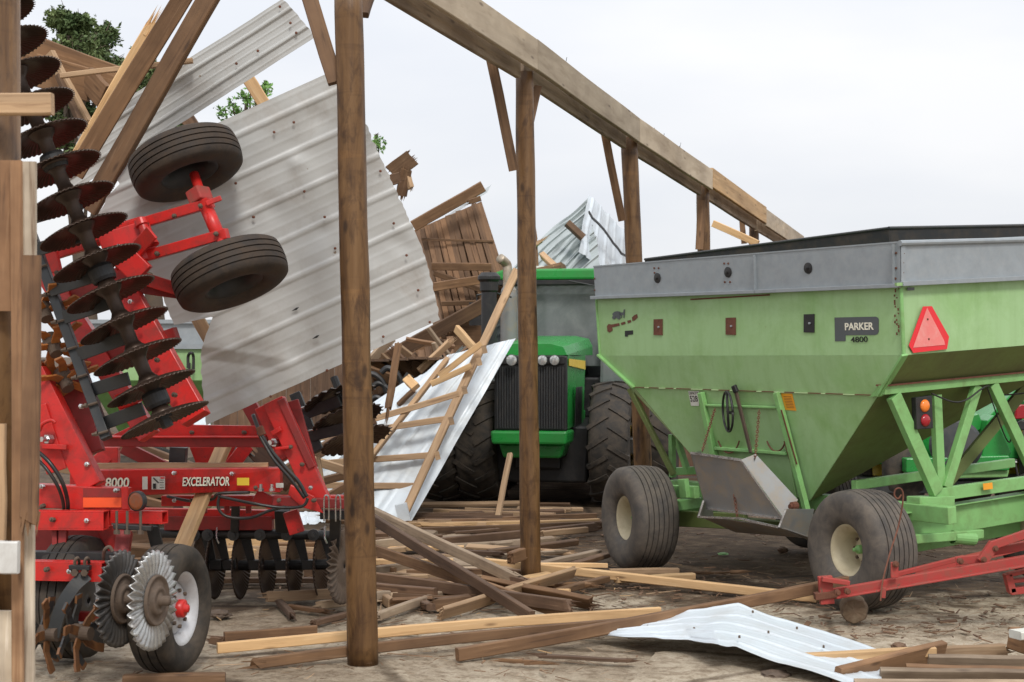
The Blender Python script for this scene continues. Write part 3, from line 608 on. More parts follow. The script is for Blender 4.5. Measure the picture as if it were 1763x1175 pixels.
# running gear
def gbar(nm, A, B, w_, t_, mt='olive', up=U): g = bmesh.new(); bar(g, A, B, w_, t_, up); return obj(nm, g, M[mt], wg, bev=.006)
sill = lambda px, py, v: sv(px, py, v)
gbar('sill', sv(1160, 838, .35), sv(1640, 888, .35), .13, .09)
gbar('sill', sv(1160, 838, 1.9), sv(1640, 888, 1.9), .13, .09)
A = rt(1530, 912, .1); gbar('rear_channel', A + Rv * .12, A + Rv * (BW), .22, .06)
gbar('rear_channel_lip', A + Rv * .12 + U * .116 - S * .02, A + Rv * BW + U * .116 - S * .02, .012, .12)
gbar('frame_corner', rt(1572, 870, .02), rt(1632, 868, .02), .13, .14)
gbar('frame_cross_rail', rt(1470, 836, .6), rt(1470, 836, .6) + Rv * 1.9, .075, .06)
gbar('rear_tube', rt(1560, 925, -.02) - U * .02, rt(1690, 915, -.02) - U * .02, .07, .05)
g = bmesh.new(); tube(g, [rt(1640, 925, .0), rt(1676, 928, -.02)], .05, 16, cap=False); obj('hitch_tube', g, M['olive'], wg, solid=.006)
gbar('spring_bracket', sv(1155, 846, .1), sv(1200, 848, .1), .11, .06); gbar('spring_bracket', sv(1176, 825, .05), sv(1180, 858, .05), .10, .05, up=S); gbar('front_bolster', sv(1152, 872, .1), sv(1152, 872, .1) + Rv * 2.0, .09, .12)
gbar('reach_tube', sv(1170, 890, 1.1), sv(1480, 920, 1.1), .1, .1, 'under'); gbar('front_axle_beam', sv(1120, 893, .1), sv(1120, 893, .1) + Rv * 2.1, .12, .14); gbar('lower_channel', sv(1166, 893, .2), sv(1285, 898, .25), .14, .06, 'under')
gbar('rear_axle_beam', sv(1490, 950, .1), sv(1490, 950, .1) + Rv * 2.1, .12, .14)
# door frame, rails, lever, wheel, chains
gbar('door_rail', lo(1207, 676, -.03), lo(1232, 795, -.05), .055, .05, up=S); dr = gbar('door_rail', lo(1337, 676, -.03), lo(1390, 884, -.06), .05, .05, up=S)
g = bmesh.new(); prism(g, [lo(*q, -.012) for q in ((1216, 700), (1340, 703), (1362, 800), (1372, 858), (1240, 845), (1232, 790))], -nS * .008); door = obj('slide_door', g, M['wagon'], wg)
gbar('door_crossbar', lo(1215, 698, -.03), lo(1338, 702, -.03), .022, .03); gbar('door_crossbar', lo(1232, 772, -.04), lo(1356, 781, -.04), .03, .04)
g = bmesh.new(); bar(g, lo(1345, 706, -.062), lo(1372, 800, -.066), .012, .006, S); bar(g, lo(1350, 760, -.064), lo(1378, 850, -.068), .010, .006, S); obj('rust_streak', g, M['rust'], dr)
for cc, rr2 in (((1253, 738), .21), ((1335, 742), .17)):
    g = bmesh.new(); tube(g, [lo(*cc, -.022) + S * math.cos(a) * rr2 * .75 * -1 + (-U) * math.sin(a) * rr2 for a in [.5 + i * .13 for i in range(17)]], .007, 5); obj('rust_arc', g, M['rust'], door)
g = bmesh.new(); cw = lo(1253, 709, -.13); ring = []; ax_ = (-nS + S * .5).normalized(); x, y, z = basis(ax_)
tube(g, [cw + (y * math.cos(k * math.tau / 40) + z * math.sin(k * math.tau / 40)) * .168 for k in range(41)], .0105, 8)
tube(g, [cw + z * .165, cw - z * .165], .011, 8); tube(g, [cw, lo(1262, 712, .0)], .014, 8); obj('hand_wheel', g, M['black'], wg, smooth=True)
gbar('door_lever', lo(1265, 667, -.06), lo(1293, 780, -.06), .035, .02, 'earth', up=S); gbar('lever_tip', lo(1263, 664, -.062), lo(1268, 676, -.062), .05, .03, 'black', up=S)
def chain(A, B, sag=.02, link=.035, name='chain', parent=wg):
    g = bmesh.new(); A, B = V(A), V(B); n = int((B - A).length / (link * .78))
    for k in range(n):
        t0 = (k + .5) / n; c = A.lerp(B, t0) - V((0, 0, 1)) * sag * math.sin(math.pi * t0); d = (B - A).normalized(); x, y, z = basis(d); s_ = y if k % 2 else z
        tube(g, [c + d * math.cos(a * math.tau / 8) * link * .5 + s_ * math.sin(a * math.tau / 8) * link * .3 for a in range(9)], .0035, 5, cap=False)
    return obj(name, g, M['rust'], parent)
chain(lo(1231, 704, -.05), sv(1209, 777, -.38), .0); chain(lo(1307, 706, -.05), sv(1300, 790, -.33), .0)
chain(sv(1263, 845, -.35), sv(1270, 893, -.36), 0)
# galvanised chutes
def plate(nm, pts, ex=.006, mt='galv_old', par=wg):
    g = bmesh.new(); P = [sv(x, y, v) for x, y, v in pts]; n = (P[1] - P[0]).cross(P[2] - P[0]).normalized(); q_ = PL(P[0], P[1] - P[0], P[2] - P[0]); P = P[:3] + [q_.hit(x, y) for x, y, v in pts[3:]]; prism(g, P, n * ex); return obj(nm, g, M[mt], par)
A_, B_, C_, D_ = (1190, 780, -.42), (1275, 792, -.42), (1348, 893, -.33), (1217, 876, -.33)
ch = plate('upper_chute', [A_, B_, C_, D_]); plate('chute_side', [(1275, 792, -.424), (1301, 782, -.30), (1374, 861, -.08), (1347, 893, -.334)], par=ch); plate('chute_side', [(1189.5, 780, -.424), (1207, 777, -.2), (1225, 830, -.05), (1216, 875, -.334)], par=ch)
g = bmesh.new(); bar(g, sv(*A_), sv(*B_), .02, .022); bar(g, sv(*D_), sv(*C_), .016, .02); bar(g, sv(*B_), sv(*C_), .01, .012); obj('chute_lip', g, M['chrome'], ch)
plate('lower_chute', [(1203, 889, -.40), (1340, 907, -.40), (1400, 928, -.1), (1266, 917, -.1)]); lc = plate('lower_chute_side', [(1341, 908, -.405), (1352, 877, -.36), (1402, 877, -.05), (1390, 930, -.05)])
plate('lower_chute_side', [(1203, 890, -.404), (1211, 862, -.36), (1225, 860, -.1), (1230, 900, -.05)])
g = bmesh.new(); bar(g, sv(1202, 890, -.41), sv(1272, 893, -.41), .016, .02); bar(g, sv(1273, 893, -.41), sv(1341, 908, -.41), .016, .02); bar(g, sv(1341, 908, -.41), sv(1353, 877, -.365), .014, .016); bar(g, sv(1202, 890, -.41), sv(1211, 862, -.365), .014, .016); obj('chute_lip', g, M['chrome'], wg)
g = bmesh.new(); lathe(g, sv(1371, 871, -.1), -nS, [(.035, 0), (.035, .05), (.02, .055), (.02, .07), (0, .07)], 12); obj('chute_hinge', g, M['rust'], wg)
# wheels
def rot(v, deg): a = math.radians(deg); return V((v.x * math.cos(a) - v.y * math.sin(a), v.x * math.sin(a) + v.y * math.cos(a), v.z))
wheel(wg, V((W(1483, 946, 11.83).x, 11.83, .445)), rot(-R0, -6), .452, .39, .190, 'cream', 'rubber_grey', 7, ('olive', .034), groove=.014, dish=.22)
wheel(wg, V((W(1101, 891, 14.06).x, 14.06, .455)), rot(-R0, -13), .462, .40, .190, 'cream', 'rubber_grey', 7, ('olive', .034), groove=.014, dish=.22)
wheel(wg, V((W(1483, 946, 11.83).x, 11.83, .50)) + R0 * 2.15, R0, .452, .39, .205, 'cream', 'rubber', 7)
wheel(wg, V((W(1101, 891, 14.06).x, 14.06, .50)) + R0 * 2.15, R0, .462, .40, .205, 'cream', 'rubber', 7)
# ---------------- disc harrow ----------------
hw = T('disc_harrow', 'red folded disc harrow with raised wing, notched discs and white lettering', 'disc harrow', V((-2.2, 10.6, 0)))
def hbar(nm, a, Da, b_, Db, wpx, t=.08, mt='red', up=None, par=None, bev=.005, label=None):
    A = W(*a, Da); B = W(*b_, Db); w_ = wpx / F * (Da + Db) / 2; d = (B - A).normalized(); u = up or d.cross(V((0, 1, 0)))
    o = obj(nm, BAR(A, B, w_, t, u), M[mt], par or hw, bev=bev)
    if label: o['label'] = label
    return o
def hollow(nm, a, Da, b_, Db, wpx, t=.09, mt='red'):      # open-ended square tube
    A = W(*a, Da); B = W(*b_, Db); w_ = wpx / F * (Da + Db) / 2; d = (B - A).normalized(); u = V((0, 0, 1)); x, y, z = basis(d, u); bm = bmesh.new(); th_ = .009
    for s in (-1, 1): bar(bm, A + z * s * (w_ / 2 - th_ / 2), B + z * s * (w_ / 2 - th_ / 2), th_, t, z); bar(bm, A + y * s * (t / 2 - th_ / 2), B + y * s * (t / 2 - th_ / 2), w_ - 2 * th_, th_, z)
    return obj(nm, bm, M[mt], hw, bev=.002)
def disc_mesh(Ro, dish, teeth, flute=0.0, tooth=.012, tilt=0):
    bm = bmesh.new(); n = teeth * 4; prof = [(.02, 0)] + [(Ro * s, dish * (s ** 2)) for s in (.2, .4, .5, .58, .68, .78, .86, .93, 1)]
    def fn(i, th_):
        s = prof[i][0] / Ro; w_ = math.cos(th_ * teeth)
        return ((tooth * w_ if i == len(prof) - 1 else 0), (flute * max(0, min(1, (s - .5) / .25)) * math.sin(th_ * teeth)))
    lathe(bm, (0, 0, 0), (1, 0, 0), prof, n, fn); me = bpy.data.meshes.new('disc'); bm.to_mesh(me); bm.free()
    for p in me.polygons: p.use_smooth = True
    return me
def put_disc(me, c, ax, mat, par, name='disc', spin=0):
    x, y, z = basis(ax); Mx = frame(c, ax) @ Matrix.Rotation(spin, 4, 'X'); o = place(name, me, Mx, mat, par)
    m = o.modifiers.new('t', 'SOLIDIFY'); m.thickness = .005; m.offset = 0; return o
DM = disc_mesh(.272, .05, 52, .004, .0075)
# raised wing gang: thirteen discs on one spindle
ax0 = V((.405, -.065, -.905)).normalized()
c12 = W(281, 716, 9.45)                                                   # lowest disc
pitch = .2075
gang = obj('disc_gang', TUBE([c12 + ax0 * .05, c12 - ax0 * (pitch * 13.5)], .022, 10), M['earth'], hw)
for k in range(14):
    c = c12 - ax0 * pitch * k
    put_disc(DM, c - ax0 * .02, ax0, M['discsteel'], gang, spin=R.uniform(0, .14))
    if k: obj('spool', LATHE(c, ax0, [(.085, -.01), (.075, .008), (.055, .03), (.044, .05), (.042, .14), (.055, .165), (.07, .18), (.07, .192)], 20), M['discsteel'], gang, smooth=True)
obj('spindle_nut', LATHE(c12, ax0, [(.05, 0), (.05, .02), (.036, .025), (.036, .075), (0, .075)], 6), M['slate'], gang)
for k in (1, 5.0, 8.6):
    c = c12 - ax0 * pitch * (k - .48); obj('bearing_block', LATHE(c, ax0, [(.0, -.05), (.07, -.05), (.078, -.03), (.078, .03), (.07, .05), (0, .05)], 24), M['black'], gang, smooth=False)
gb = hbar('gang_tube', (12, 290), 10.1, (184, 756), 9.62, 17, .06, 'slate')
for i, (a, b_) in enumerate([((10, 262), (72, 243)), ((30, 320), (92, 300)), ((52, 376), (140, 350)), ((62, 431), (137, 407)), ((86, 500), (166, 474)), ((110, 547), (190, 521)), ((135, 611), (213, 583)), ((160, 671), (222, 652)), ((178, 730), (247, 704))]):
    D1 = 9.95 - .035 * i; hbar('gang_hanger', a, D1, b_, D1 - .12, 23, .02, 'slate', par=gb, bev=.003)
    t_ = (i + .4) / 9; c = W(12, 290, 10.1).lerp(W(184, 756, 9.62), .18 + .80 * i / 8)
    g = bmesh.new(); tube(g, [c + V((-.025, -.05, .0)), c + V((.035, -.05, .018))], .009, 6); obj('clamp_rod', g, M['earth'], gb)
    g = bmesh.new(); lathe(g, c + V((-.03, -.05, .0)), (-1, 0, -.2), [(.017, 0), (.017, .014), (.011, .014), (.011, .035), (0, .035)], 6); obj('clamp_nut', g, M['earth'], gb)
# wing frame: boxed red members
hbar('wing_beam', (196, 470), 10.35, (338, 722), 10.1, 47, .13); hbar('wing_beam', (70, 455), 10.5, (258, 752), 10.3, 34, .11)
hbar('wing_plate', (64, 448), 10.25, (100, 438), 10.2, 58, .03); hbar('wing_crossbar', (100, 520), 10.5, (240, 470), 10.4, 22, .07, 'darkred'); hbar('wing_crossbar', (60, 445), 10.5, (250, 385), 10.4, 26, .07)
hbar('wing_crossbar', (120, 640), 10.45, (305, 575), 10.3, 24, .07, 'darkred'); hbar('wing_crossbar', (205, 692), 10.3, (255, 672), 10.2, 26, .06)
hbar('wing_joint', (175, 425), 10.2, (262, 398), 10.25, 40, .09); hbar('wing_joint', (195, 450), 10.15, (268, 425), 10.2, 34, .09); hbar('wing_knee', (212, 440), 10.1, (246, 474), 10.1, 42, .08)
hbar('wing_strut', (240, 478), 10.3, (312, 500), 10.4, 22, .06); hbar('wing_strut', (238, 498), 10.35, (335, 512), 10.5, 14, .05, 'darkred'); pass
# walking-beam wheels of the wing
hbar('axle_arm', (150, 412), 10.35, (366, 349), 10.2, 17, .065); hbar('axle_arm', (232, 447), 10.2, (392, 402), 10.05, 18, .065)
hbar('lug_plate', (355, 351), 10.12, (381, 341), 10.12, 9, .02)
axw = V((.37, -.21, -.90)).normalized()
g = bmesh.new(); tube(g, [W(334, 300, 10.32), W(352, 352, 10.2)], .032, 16); tube(g, [W(352, 350, 10.2), W(377, 408, 10.08)], .044, 18); tube(g, [W(377, 405, 10.08), W(392, 442, 10.0)], .034, 16); obj('axle_tube', g, M['red'], hw, smooth=True)
g = bmesh.new(); x, y, z = basis(axw); c = W(341, 331, 10.25); bar(g, c - x * .02, c + x * .075, .13, .11, y); obj('axle_collar', g, M['oldred'], hw, bev=.01)
c = W(250, 400, 10.15); g = bmesh.new(); lathe(g, c, axw, [(0, -.09), (.045, -.09), (.045, -.05), (.032, -.045), (.032, .03), (.05, .05), (.06, .10), (0, .10)], 20); obj('pivot_pin', g, M['red'], hw, smooth=False)
c = W(256, 412, 10.0); hbar('pivot_bracket', (262, 400), 10.0, (226, 440), 10.15, 26, .02)
wheel(hw, W(320, 281, 10.45), axw, .375, .245, .19, 'black', 'mudrubber', 5, None, groove=.010, dish=.1)
wheel(hw, W(396, 472, 10.15), axw, .375, .245, .19, 'black', 'mudrubber', 5, None, groove=.010, dish=.1)
# folding arms
def plate(nm, pts, D, t, mt, bev=.004):
    g = bmesh.new(); prism(g, [W(x, y, D if not isinstance(D, tuple) else D[0] + (D[1] - D[0]) * i / max(1, len(pts) - 1)) for i, (x, y) in enumerate(pts)], (0, t, 0)); return obj(nm, g, M[mt], hw, bev=bev)
hbar('fold_arm', (60, 640), 10.05, (160, 838), 10.0, 40, .13); hbar('fold_arm', (115, 640), 10.3, (158, 782), 10.2, 44, .08, 'darkred'); hbar('fold_arm_plate', (62, 700), 9.95, (98, 812), 9.95, 36, .02)
g = bmesh.new(); tube(g, curve_pts([W(68, 742, 9.88), W(74, 730, 9.86), W(88, 724, 9.85), W(96, 728, 9.85)]), .012, 8); bar(g, W(74, 768, 9.9), W(116, 770, 9.9), .03, .05); obj('arm_ear', g, M['red'], hw, bev=.003)
g = bmesh.new(); lathe(g, W(84, 756, 9.92), (-.6, -1, 0), [(0, -.02), (.03, -.02), (.03, .02), (.018, .02), (.018, .06), (0, .06)], 6); obj('arm_bolt', g, M['chrome'], hw)
hbar('fold_arm', (472, 690), 11.35, (553, 868), 11.3, 36, .14); hbar('fold_arm', (452, 700), 11.4, (494, 790), 11.35, 26, .08); hbar('fold_arm_strip', (484, 688), 11.28, (538, 806), 11.25, 13, .05, 'darkred')
hbar('fold_arm_strip', (505, 690), 11.5, (538, 806), 11.45, 18, .05, 'darkred'); hbar('arm_ear', (468, 747), 11.22, (484, 738), 11.22, 8, .05); hbar('arm_ear', (474, 773), 11.22, (500, 770), 11.22, 5, .07)
g = bmesh.new(); lathe(g, W(474, 762, 11.3), (-.5, -1, 0), [(0, -.02), (.032, -.02), (.032, .02), (.02, .02), (.02, .07), (0, .07)], 6); obj('arm_bolt', g, M['chrome'], hw)
# upper cross beam and sloping nose
plate('cross_beam', [(190, 751), (230, 732), (306, 716), (333, 732), (452, 734), (462, 752), (452, 754)], 11.45, .05, 'red')
hbar('cross_beam', (176, 760), 11.42, (458, 761), 11.42, 17, .16, 'darkred'); hbar('cross_beam_cap', (180, 752), 11.4, (456, 752), 11.4, 3, .2)
hbar('brace', (212, 770), 11.7, (285, 806), 11.7, 22, .06, 'darkred'); hbar('brace', (190, 770), 11.8, (190, 806), 11.8, 30, .08); hbar('brace', (396, 806), 11.8, (426, 768), 11.9, 24, .05)
plate('hanger_plate', [(326, 770), (405, 770), (392, 798), (372, 800), (370, 806), (340, 806)], 12.0, .03, 'red'); hbar('cylinder', (308, 770), 11.9, (306, 806), 11.9, 28, .1, 'slate')
hbar('brace', (160, 806), 11.7, (186, 782), 11.8, 26, .06)
# lettered toolbar
bmx = bmesh.new(); P0 = [W(120, 811, 11.1), W(482, 806, 11.2), W(482, 848, 11.2), W(420, 846, 11.2), W(250, 853, 11.15), W(120, 857, 11.1)]; prism(bmx, P0, (0, .15, 0)); tb = obj('toolbar', bmx, M['red'], hw, bev=.004)
def htext(s, x0, x1, yb, yt, mt, D=11.14, off=0, **k):
    a = W(x0, yb, D); b_ = W(x1, yb - (x1 - x0) * .012, D + .0); return text(s, M[mt], hw, a, b_ - a, (0, 0, 1), (b_ - a).length, (yb - yt) / F * D, .002, **k)
htext('EXCELERATOR', 315, 396, 838.5, 823, 'ink', 11.12, shear=.15, bold=.05); htext('EXCELERATOR', 314, 395, 837.5, 822, 'letter', 11.11, shear=.15, bold=.022)
htext('8000', 182.5, 223.5, 841, 824, 'ink', 11.08, shear=.1, bold=.05); htext('8000', 181.5, 222.5, 840, 823, 'letter', 11.07, shear=.1, bold=.022)
def dec(nm, x0, y0, x1, y1, D, mt): g = bmesh.new(); prism(g, [W(x0, y0, D), W(x1, y0, D), W(x1, y1, D), W(x0, y1, D)], (0, .002, 0)); return obj(nm, g, M[mt], hw)
dec('reflector_tape', 408, 823, 429, 836, 11.12, 'yellow'); dec('sticker', 245, 821, 254, 843, 11.1, 'label'); st = dec('warning_sticker', 261, 821, 284, 843, 11.1, 'label')
g = bmesh.new()
for k in range(4): bar(g, W(275, 827 + k * 4.2, 11.095), W(282, 827 + k * 4.2, 11.095), .003, .002)
bar(g, W(264, 823, 11.095), W(273, 832, 11.095), .008, .002); bar(g, W(266, 833, 11.095), W(266, 842, 11.095), .02, .002, (1, 0, 0)); obj('sticker_print', g, M['ink'], st)
dec('sticker', 475, 832, 488, 840, 11.18, 'label'); dec('reflector_tape', 276, 822, 283, 824.5, 11.097, 'signred')
g = bmesh.new()
for px in (449, 468): lathe(g, W(px, 846, 11.1), (0, 0, 1), [(0, 0), (.022, 0), (.022, .02), (.012, .02), (.012, .05), (0, .05)], 6)
obj('mount_bolts', g, M['chrome'], hw)
hbar('side_rail', (280, 862), 11.5, (592, 862), 11.5, 18, .1); hbar('side_rail', (470, 862), 11.2, (600, 868), 11.2, 16, .08, 'darkred'); hbar('rail_bracket', (440, 852), 11.35, (474, 870), 11.35, 22, .05)
hbar('rail_bracket', (500, 880), 11.6, (512, 918), 11.6, 26, .06); plate('pivot_plate', [(500, 835), (540, 855), (556, 884), (520, 874), (496, 852)], 11.15, .04, 'red')
hbar('rear_bar', (230, 882), 12.1, (480, 886), 12.1, 15, .08, 'red'); hbar('rear_bar', (285, 900), 12.1, (470, 900), 12.1, 24, .12, 'darkred')
for px in (352, 391, 428): hbar('hose_guard', (px, 868), 11.6, (px, 884), 11.6, 9, .04, 'darkred')
# hoses
def hose(pts, r=.011): return obj('hose', TUBE(curve_pts([W(*p) for p in pts], 7), r, 8), M['hose'], hw, smooth=True)
hose([(288, 855, 11.4), (330, 863, 11.3), (365, 860, 11.2), (378, 850, 11.1), (430, 848, 11.15)]); hose([(378, 855, 11.1), (430, 866, 11.0), (480, 874, 11.0), (520, 872, 11.0), (530, 858, 11.0)])
hose([(378, 853, 11.1), (376, 875, 11.1), (392, 890, 11.1), (430, 892, 11.1), (463, 880, 11.1), (490, 873, 11.05)]); hose([(436, 715, 11.1), (448, 745, 11.0), (466, 775, 11.0), (492, 806, 11.0), (514, 830, 11.0), (528, 856, 11.0)], .015)
hose([(444, 745, 11.0), (470, 790, 10.95), (500, 825, 10.95), (524, 858, 10.98)], .011); hose([(56, 770, 9.8), (84, 795, 9.75), (106, 828, 9.75), (116, 860, 9.8), (117, 885, 9.85)], .013); hose([(56, 785, 9.8), (78, 805, 9.75), (98, 835, 9.75), (108, 862, 9.8), (110, 885, 9.85)], .011)
g = bmesh.new(); bar(g, W(446, 735, 11.0), W(452, 750, 11.0), .05, .05); obj('hose_clamp', g, M['rust'], hw, bev=.006)
# near lower toolbars, reflector, lamp
hbar('end_bar', (40, 852), 9.95, (222, 860), 9.95, 40, .12); hbar('end_bar_flange', (215, 838), 9.86, (216, 878), 9.86, 12, .02); g = dec('reflector_strip', 143, 857, 209, 874, 9.87, 'reflect'); dec('reflector_strip', 143, 841, 209, 856.5, 9.87, 'darkred')
g = bmesh.new(); lathe(g, W(236, 863, 9.75), (-.45, -1, 0), [(0, -.03), (.055, -.03), (.062, -.02), (.062, .012), (.055, .016)], 28); rl = obj('reflector_housing', g, M['slate'], hw, smooth=False)
obj('round_reflector', LATHE(W(236, 863, 9.75), (-.45, -1, 0), [(.055, .012), (.04, .018), (0, .02)], 28), M['rust'] if 0 else paint('dirty_amber_reflector', (.30, .075, .02), .35, amt=.8, scale=25), rl)
hollow('square_tube', (35, 895), 9.8, (183, 896), 9.72, 33); hollow('square_tube', (150, 893), 9.95, (185, 893), 9.9, 30); hollow('square_tube', (196, 889), 9.9, (284, 891), 9.75, 22, .07)
hbar('drop_bracket', (95, 905), 9.8, (96, 965), 9.78, 9, .05, 'darkred'); hbar('drop_bracket', (110, 905), 9.8, (107, 965), 9.78, 14, .05, 'darkred'); hbar('drop_foot', (90, 966), 9.76, (106, 950), 9.76, 12, .04)
hollow('square_tube', (30, 981), 9.55, (181, 984), 9.45, 33, .1); hbar('rear_plate', (60, 930), 10.3, (190, 925), 10.3, 60, .05, 'darkred')
plate('mount_plate', [(160, 905), (214, 905), (216, 916), (202, 955), (186, 950)], 10.0, .04, 'red')
hbar('gang_tube', (40, 958), 9.75, (208, 960), 9.65, 19, .08, 'black')
g = bmesh.new(); tube(g, curve_pts([W(178, 965, 9.55), W(180, 948, 9.5), W(188, 942, 9.5), W(194, 950, 9.5)]), .011, 8); obj('u_bolt', g, M['earth'], hw)
for px in (130, 147):
    g = bmesh.new(); tube(g, curve_pts([W(px, 985, 9.38), W(px - 1, 968, 9.36), W(px + 3, 961, 9.36), W(px + 6, 966, 9.4), W(px + 5, 980, 9.5)]), .010, 8); lathe(g, W(px, 985, 9.37), (0, -1, -.1), [(0, 0), (.022, 0), (.022, .03), (0, .03)], 6); obj('u_bolt', g, M['earth'], hw)
hbar('clamp_plate', (120, 977), 9.38, (156, 978), 9.36, 9, .04, 'black'); hbar('clamp_plate', (196, 906), 9.7, (262, 910), 9.7, 9, .05, 'black')
for px in (201, 219, 242):
    g = bmesh.new(); tube(g, [W(px, 880, 9.68), W(px, 918, 9.68)], .009, 6); lathe(g, W(px, 913, 9.68), (0, 0, -1), [(0, 0), (.02, 0), (.02, .025), (0, .025)], 6); obj('clamp_rod', g, M['earth'], hw)
hbar('blade_guard', (262, 905), 9.75, (275, 960), 9.9, 22, .02, 'slate')
# curved shank and two tine wheels
g = bmesh.new(); P = curve_pts([W(150, 990, 9.4), W(128, 1010, 9.36), (W(105, 1048, 9.34)), W(92, 1095, 9.34)], 6)
for a, b_ in zip(P, P[1:]): bar(g, a, b_ + (b_ - a) * .15, .075, .03, (b_ - a).cross(V((0, 1, 0))))
obj('shank', g, M['slate'], hw)
def tine_wheel(c, ax, n=9, ln=.23, par=None, mt='orangeiron', seed=0):
    r = random.Random(seed); ax = V(ax).normalized(); x, y, z = basis(ax); hub_ = obj('tine_wheel', LATHE(c, ax, [(0, -.06), (.05, -.06), (.055, -.02), (.055, .02), (.04, .03), (.04, .09), (0, .09)], 16), M['earth'], par or hw)
    for k in range(n):
        a = k * math.tau / n + seed; g = bmesh.new(); rad = y * math.cos(a) + z * math.sin(a); tan = -y * math.sin(a) + z * math.cos(a); off = x * (.05 * (k % 2) - .025)
        pts = [c + off + rad * .04, c + off + rad * .10 + tan * .006, c + off + rad * .16 + x * .02 + tan * .02, c + off + rad * ln + x * .03 + tan * .05]
        for i in range(3): bar(g, pts[i], pts[i + 1] + (pts[i + 1] - pts[i]) * .08, .012, .052 - .004 * i, (pts[i + 1] - pts[i]).cross(tan))
        o = obj('tine', g, M[mt] if k % 2 or mt == 'finger' else M['slate'], hub_)
        g = bmesh.new(); bar(g, pts[2].lerp(pts[3], .3) - x * .003, pts[3] + (pts[3] - pts[2]) * .04, .015, .05, (pts[3] - pts[2]).cross(tan)); obj('tine_tip', g, M['finger' if mt == 'finger' else 'orangeiron'], hub_)
tine_wheel(W(76, 1092, 9.35), (.97, -.30, 0), 9, .215, seed=1); tine_wheel(W(133, 1090, 9.2), (.97, -.30, 0), 9, .215, seed=2)
for i, (px, py) in enumerate(((74, 532), (90, 592), (110, 652), (76, 640))): tine_wheel(W(px, py, 9.9 + .1 * i), (.45, -.5, -.75), 8, .22, seed=3 + i, mt='finger')
# fluted coulters in front of the wheel
FM = disc_mesh(.275, -.012, 32, .019, .008)
cax = V((.97, -.243, 0)).normalized()
for (px, py, D) in ((267, 1034, 8.85), (210, 1031, 9.1)):
    c = W(px, py, D); q = put_disc(FM, c, cax, M['flute' if px > 250 else 'flute_shaded'], hw, 'fluted_coulter')
    obj('coulter_hub', LATHE(c, cax, [(.145, .004), (.142, .02), (.132, .022), (.125, .010), (.085, .014), (.082, .03), (.06, .036), (.055, .03), (.028, .034), (.028, .085), (0, .09)], 28), M['earth'], hw, smooth=True)
    obj('coulter_hub', LATHE(c, -cax, [(.145, .004), (.142, .02), (.05, .024), (.05, .09), (0, .09)], 28), M['earth'], hw, smooth=True)
for px, py in ((68, 950), (118, 952), (152, 950)): put_disc(FM, W(px, py + 84, 9.95), cax, M['flute_shaded'], hw, 'fluted_coulter')
hbar('coulter_arm', (200, 965), 9.6, (210, 1031), 9.6, 16, .02, 'black'); put_disc(FM, W(593, 975, 11.6), V((.96, -.28, 0)), M['earth'], hw, 'fluted_coulter')
# transport wheels
wax = V((.979, -.205, 0)).normalized()
wheel(hw, V((W(313, 1062, 9.35).x - .09, 9.45, .385)), wax, .385, .255, .215, 'silver', 'rubber', 4, ('red', .055), groove=.012, dish=.75)
wheel(hw, V((W(165, 1070, 9.9).x - .12, 9.9, .385)), wax, .385, .255, .205, 'silver', 'rubber', 4, None)
hbar('wheel_axle', (110, 1060), 9.75, (262, 1066), 9.5, 16, .06, 'darkred'); hbar('wheel_leg', (215, 915), 9.85, (196, 1050), 9.65, 26, .06, 'darkred')
# rear gang standing on the ground
rg = obj('disc_gang', TUBE([W(300, 975, 12.4), W(600, 972, 12.25)], .04, 12), M['black'], hw)
gt = obj('gang_tube', TUBE([W(270, 918, 12.1), W(578, 922, 12.1)], .037, 16), M['black'], hw, smooth=True)
gax = V((.994, -.10, .0)).normalized()
for px in (338, 361, 405, 451, 497, 543):
    put_disc(DM, W(px, 970, 12.25 if px > 340 else 12.5), gax, M['discsteel'], rg, spin=R.random())
    g = bmesh.new(); prism(g, [W(px + 8, 925, 12.2), W(px + 26, 925, 12.2), W(px + 36, 978, 12.2), W(px + 26, 982, 12.2)], (0, .02, 0)); bar(g, W(px + 24, 972, 12.2), W(px + 44, 972, 12.2), .07, .06); obj('gang_hanger', g, M['black'], rg)
    obj('clamp_bolt', LATHE(W(px - 3, 921, 12.05), (0, -1, 0), [(0, 0), (.045, 0), (.045, .02), (.018, .022), (.018, .04), (0, .04)], 12), M['slate'], gt)
for px in (374, 560):
    g = bmesh.new(); tube(g, curve_pts([W(px, 906, 12.05), W(px - 1, 925, 12.02), W(px + 3, 936, 12.02)]), .008, 6); obj('u_bolt', g, M['chrome'], gt)
hbar('gang_drop', (407, 852), 11.9, (404, 915), 12.0, 14, .05, 'black'); hbar('gang_drop', (486, 878), 11.9, (488, 915), 12.0, 26, .05, 'black')
hbar('end_clamp', (552, 886), 11.3, (598, 886), 11.3, 15, .1, 'black'); hbar('end_drop', (578, 890), 11.4, (574, 988), 11.6, 18, .06, 'black')
for px in (558, 578):
    g = bmesh.new(); tube(g, curve_pts([W(px, 898, 11.1), W(px, 860, 11.08), W(px + 4, 853, 11.08), W(px + 8, 860, 11.08), W(px + 8, 896, 11.1)]), .006, 6); obj('u_bolt', g, M['chrome'], hw)
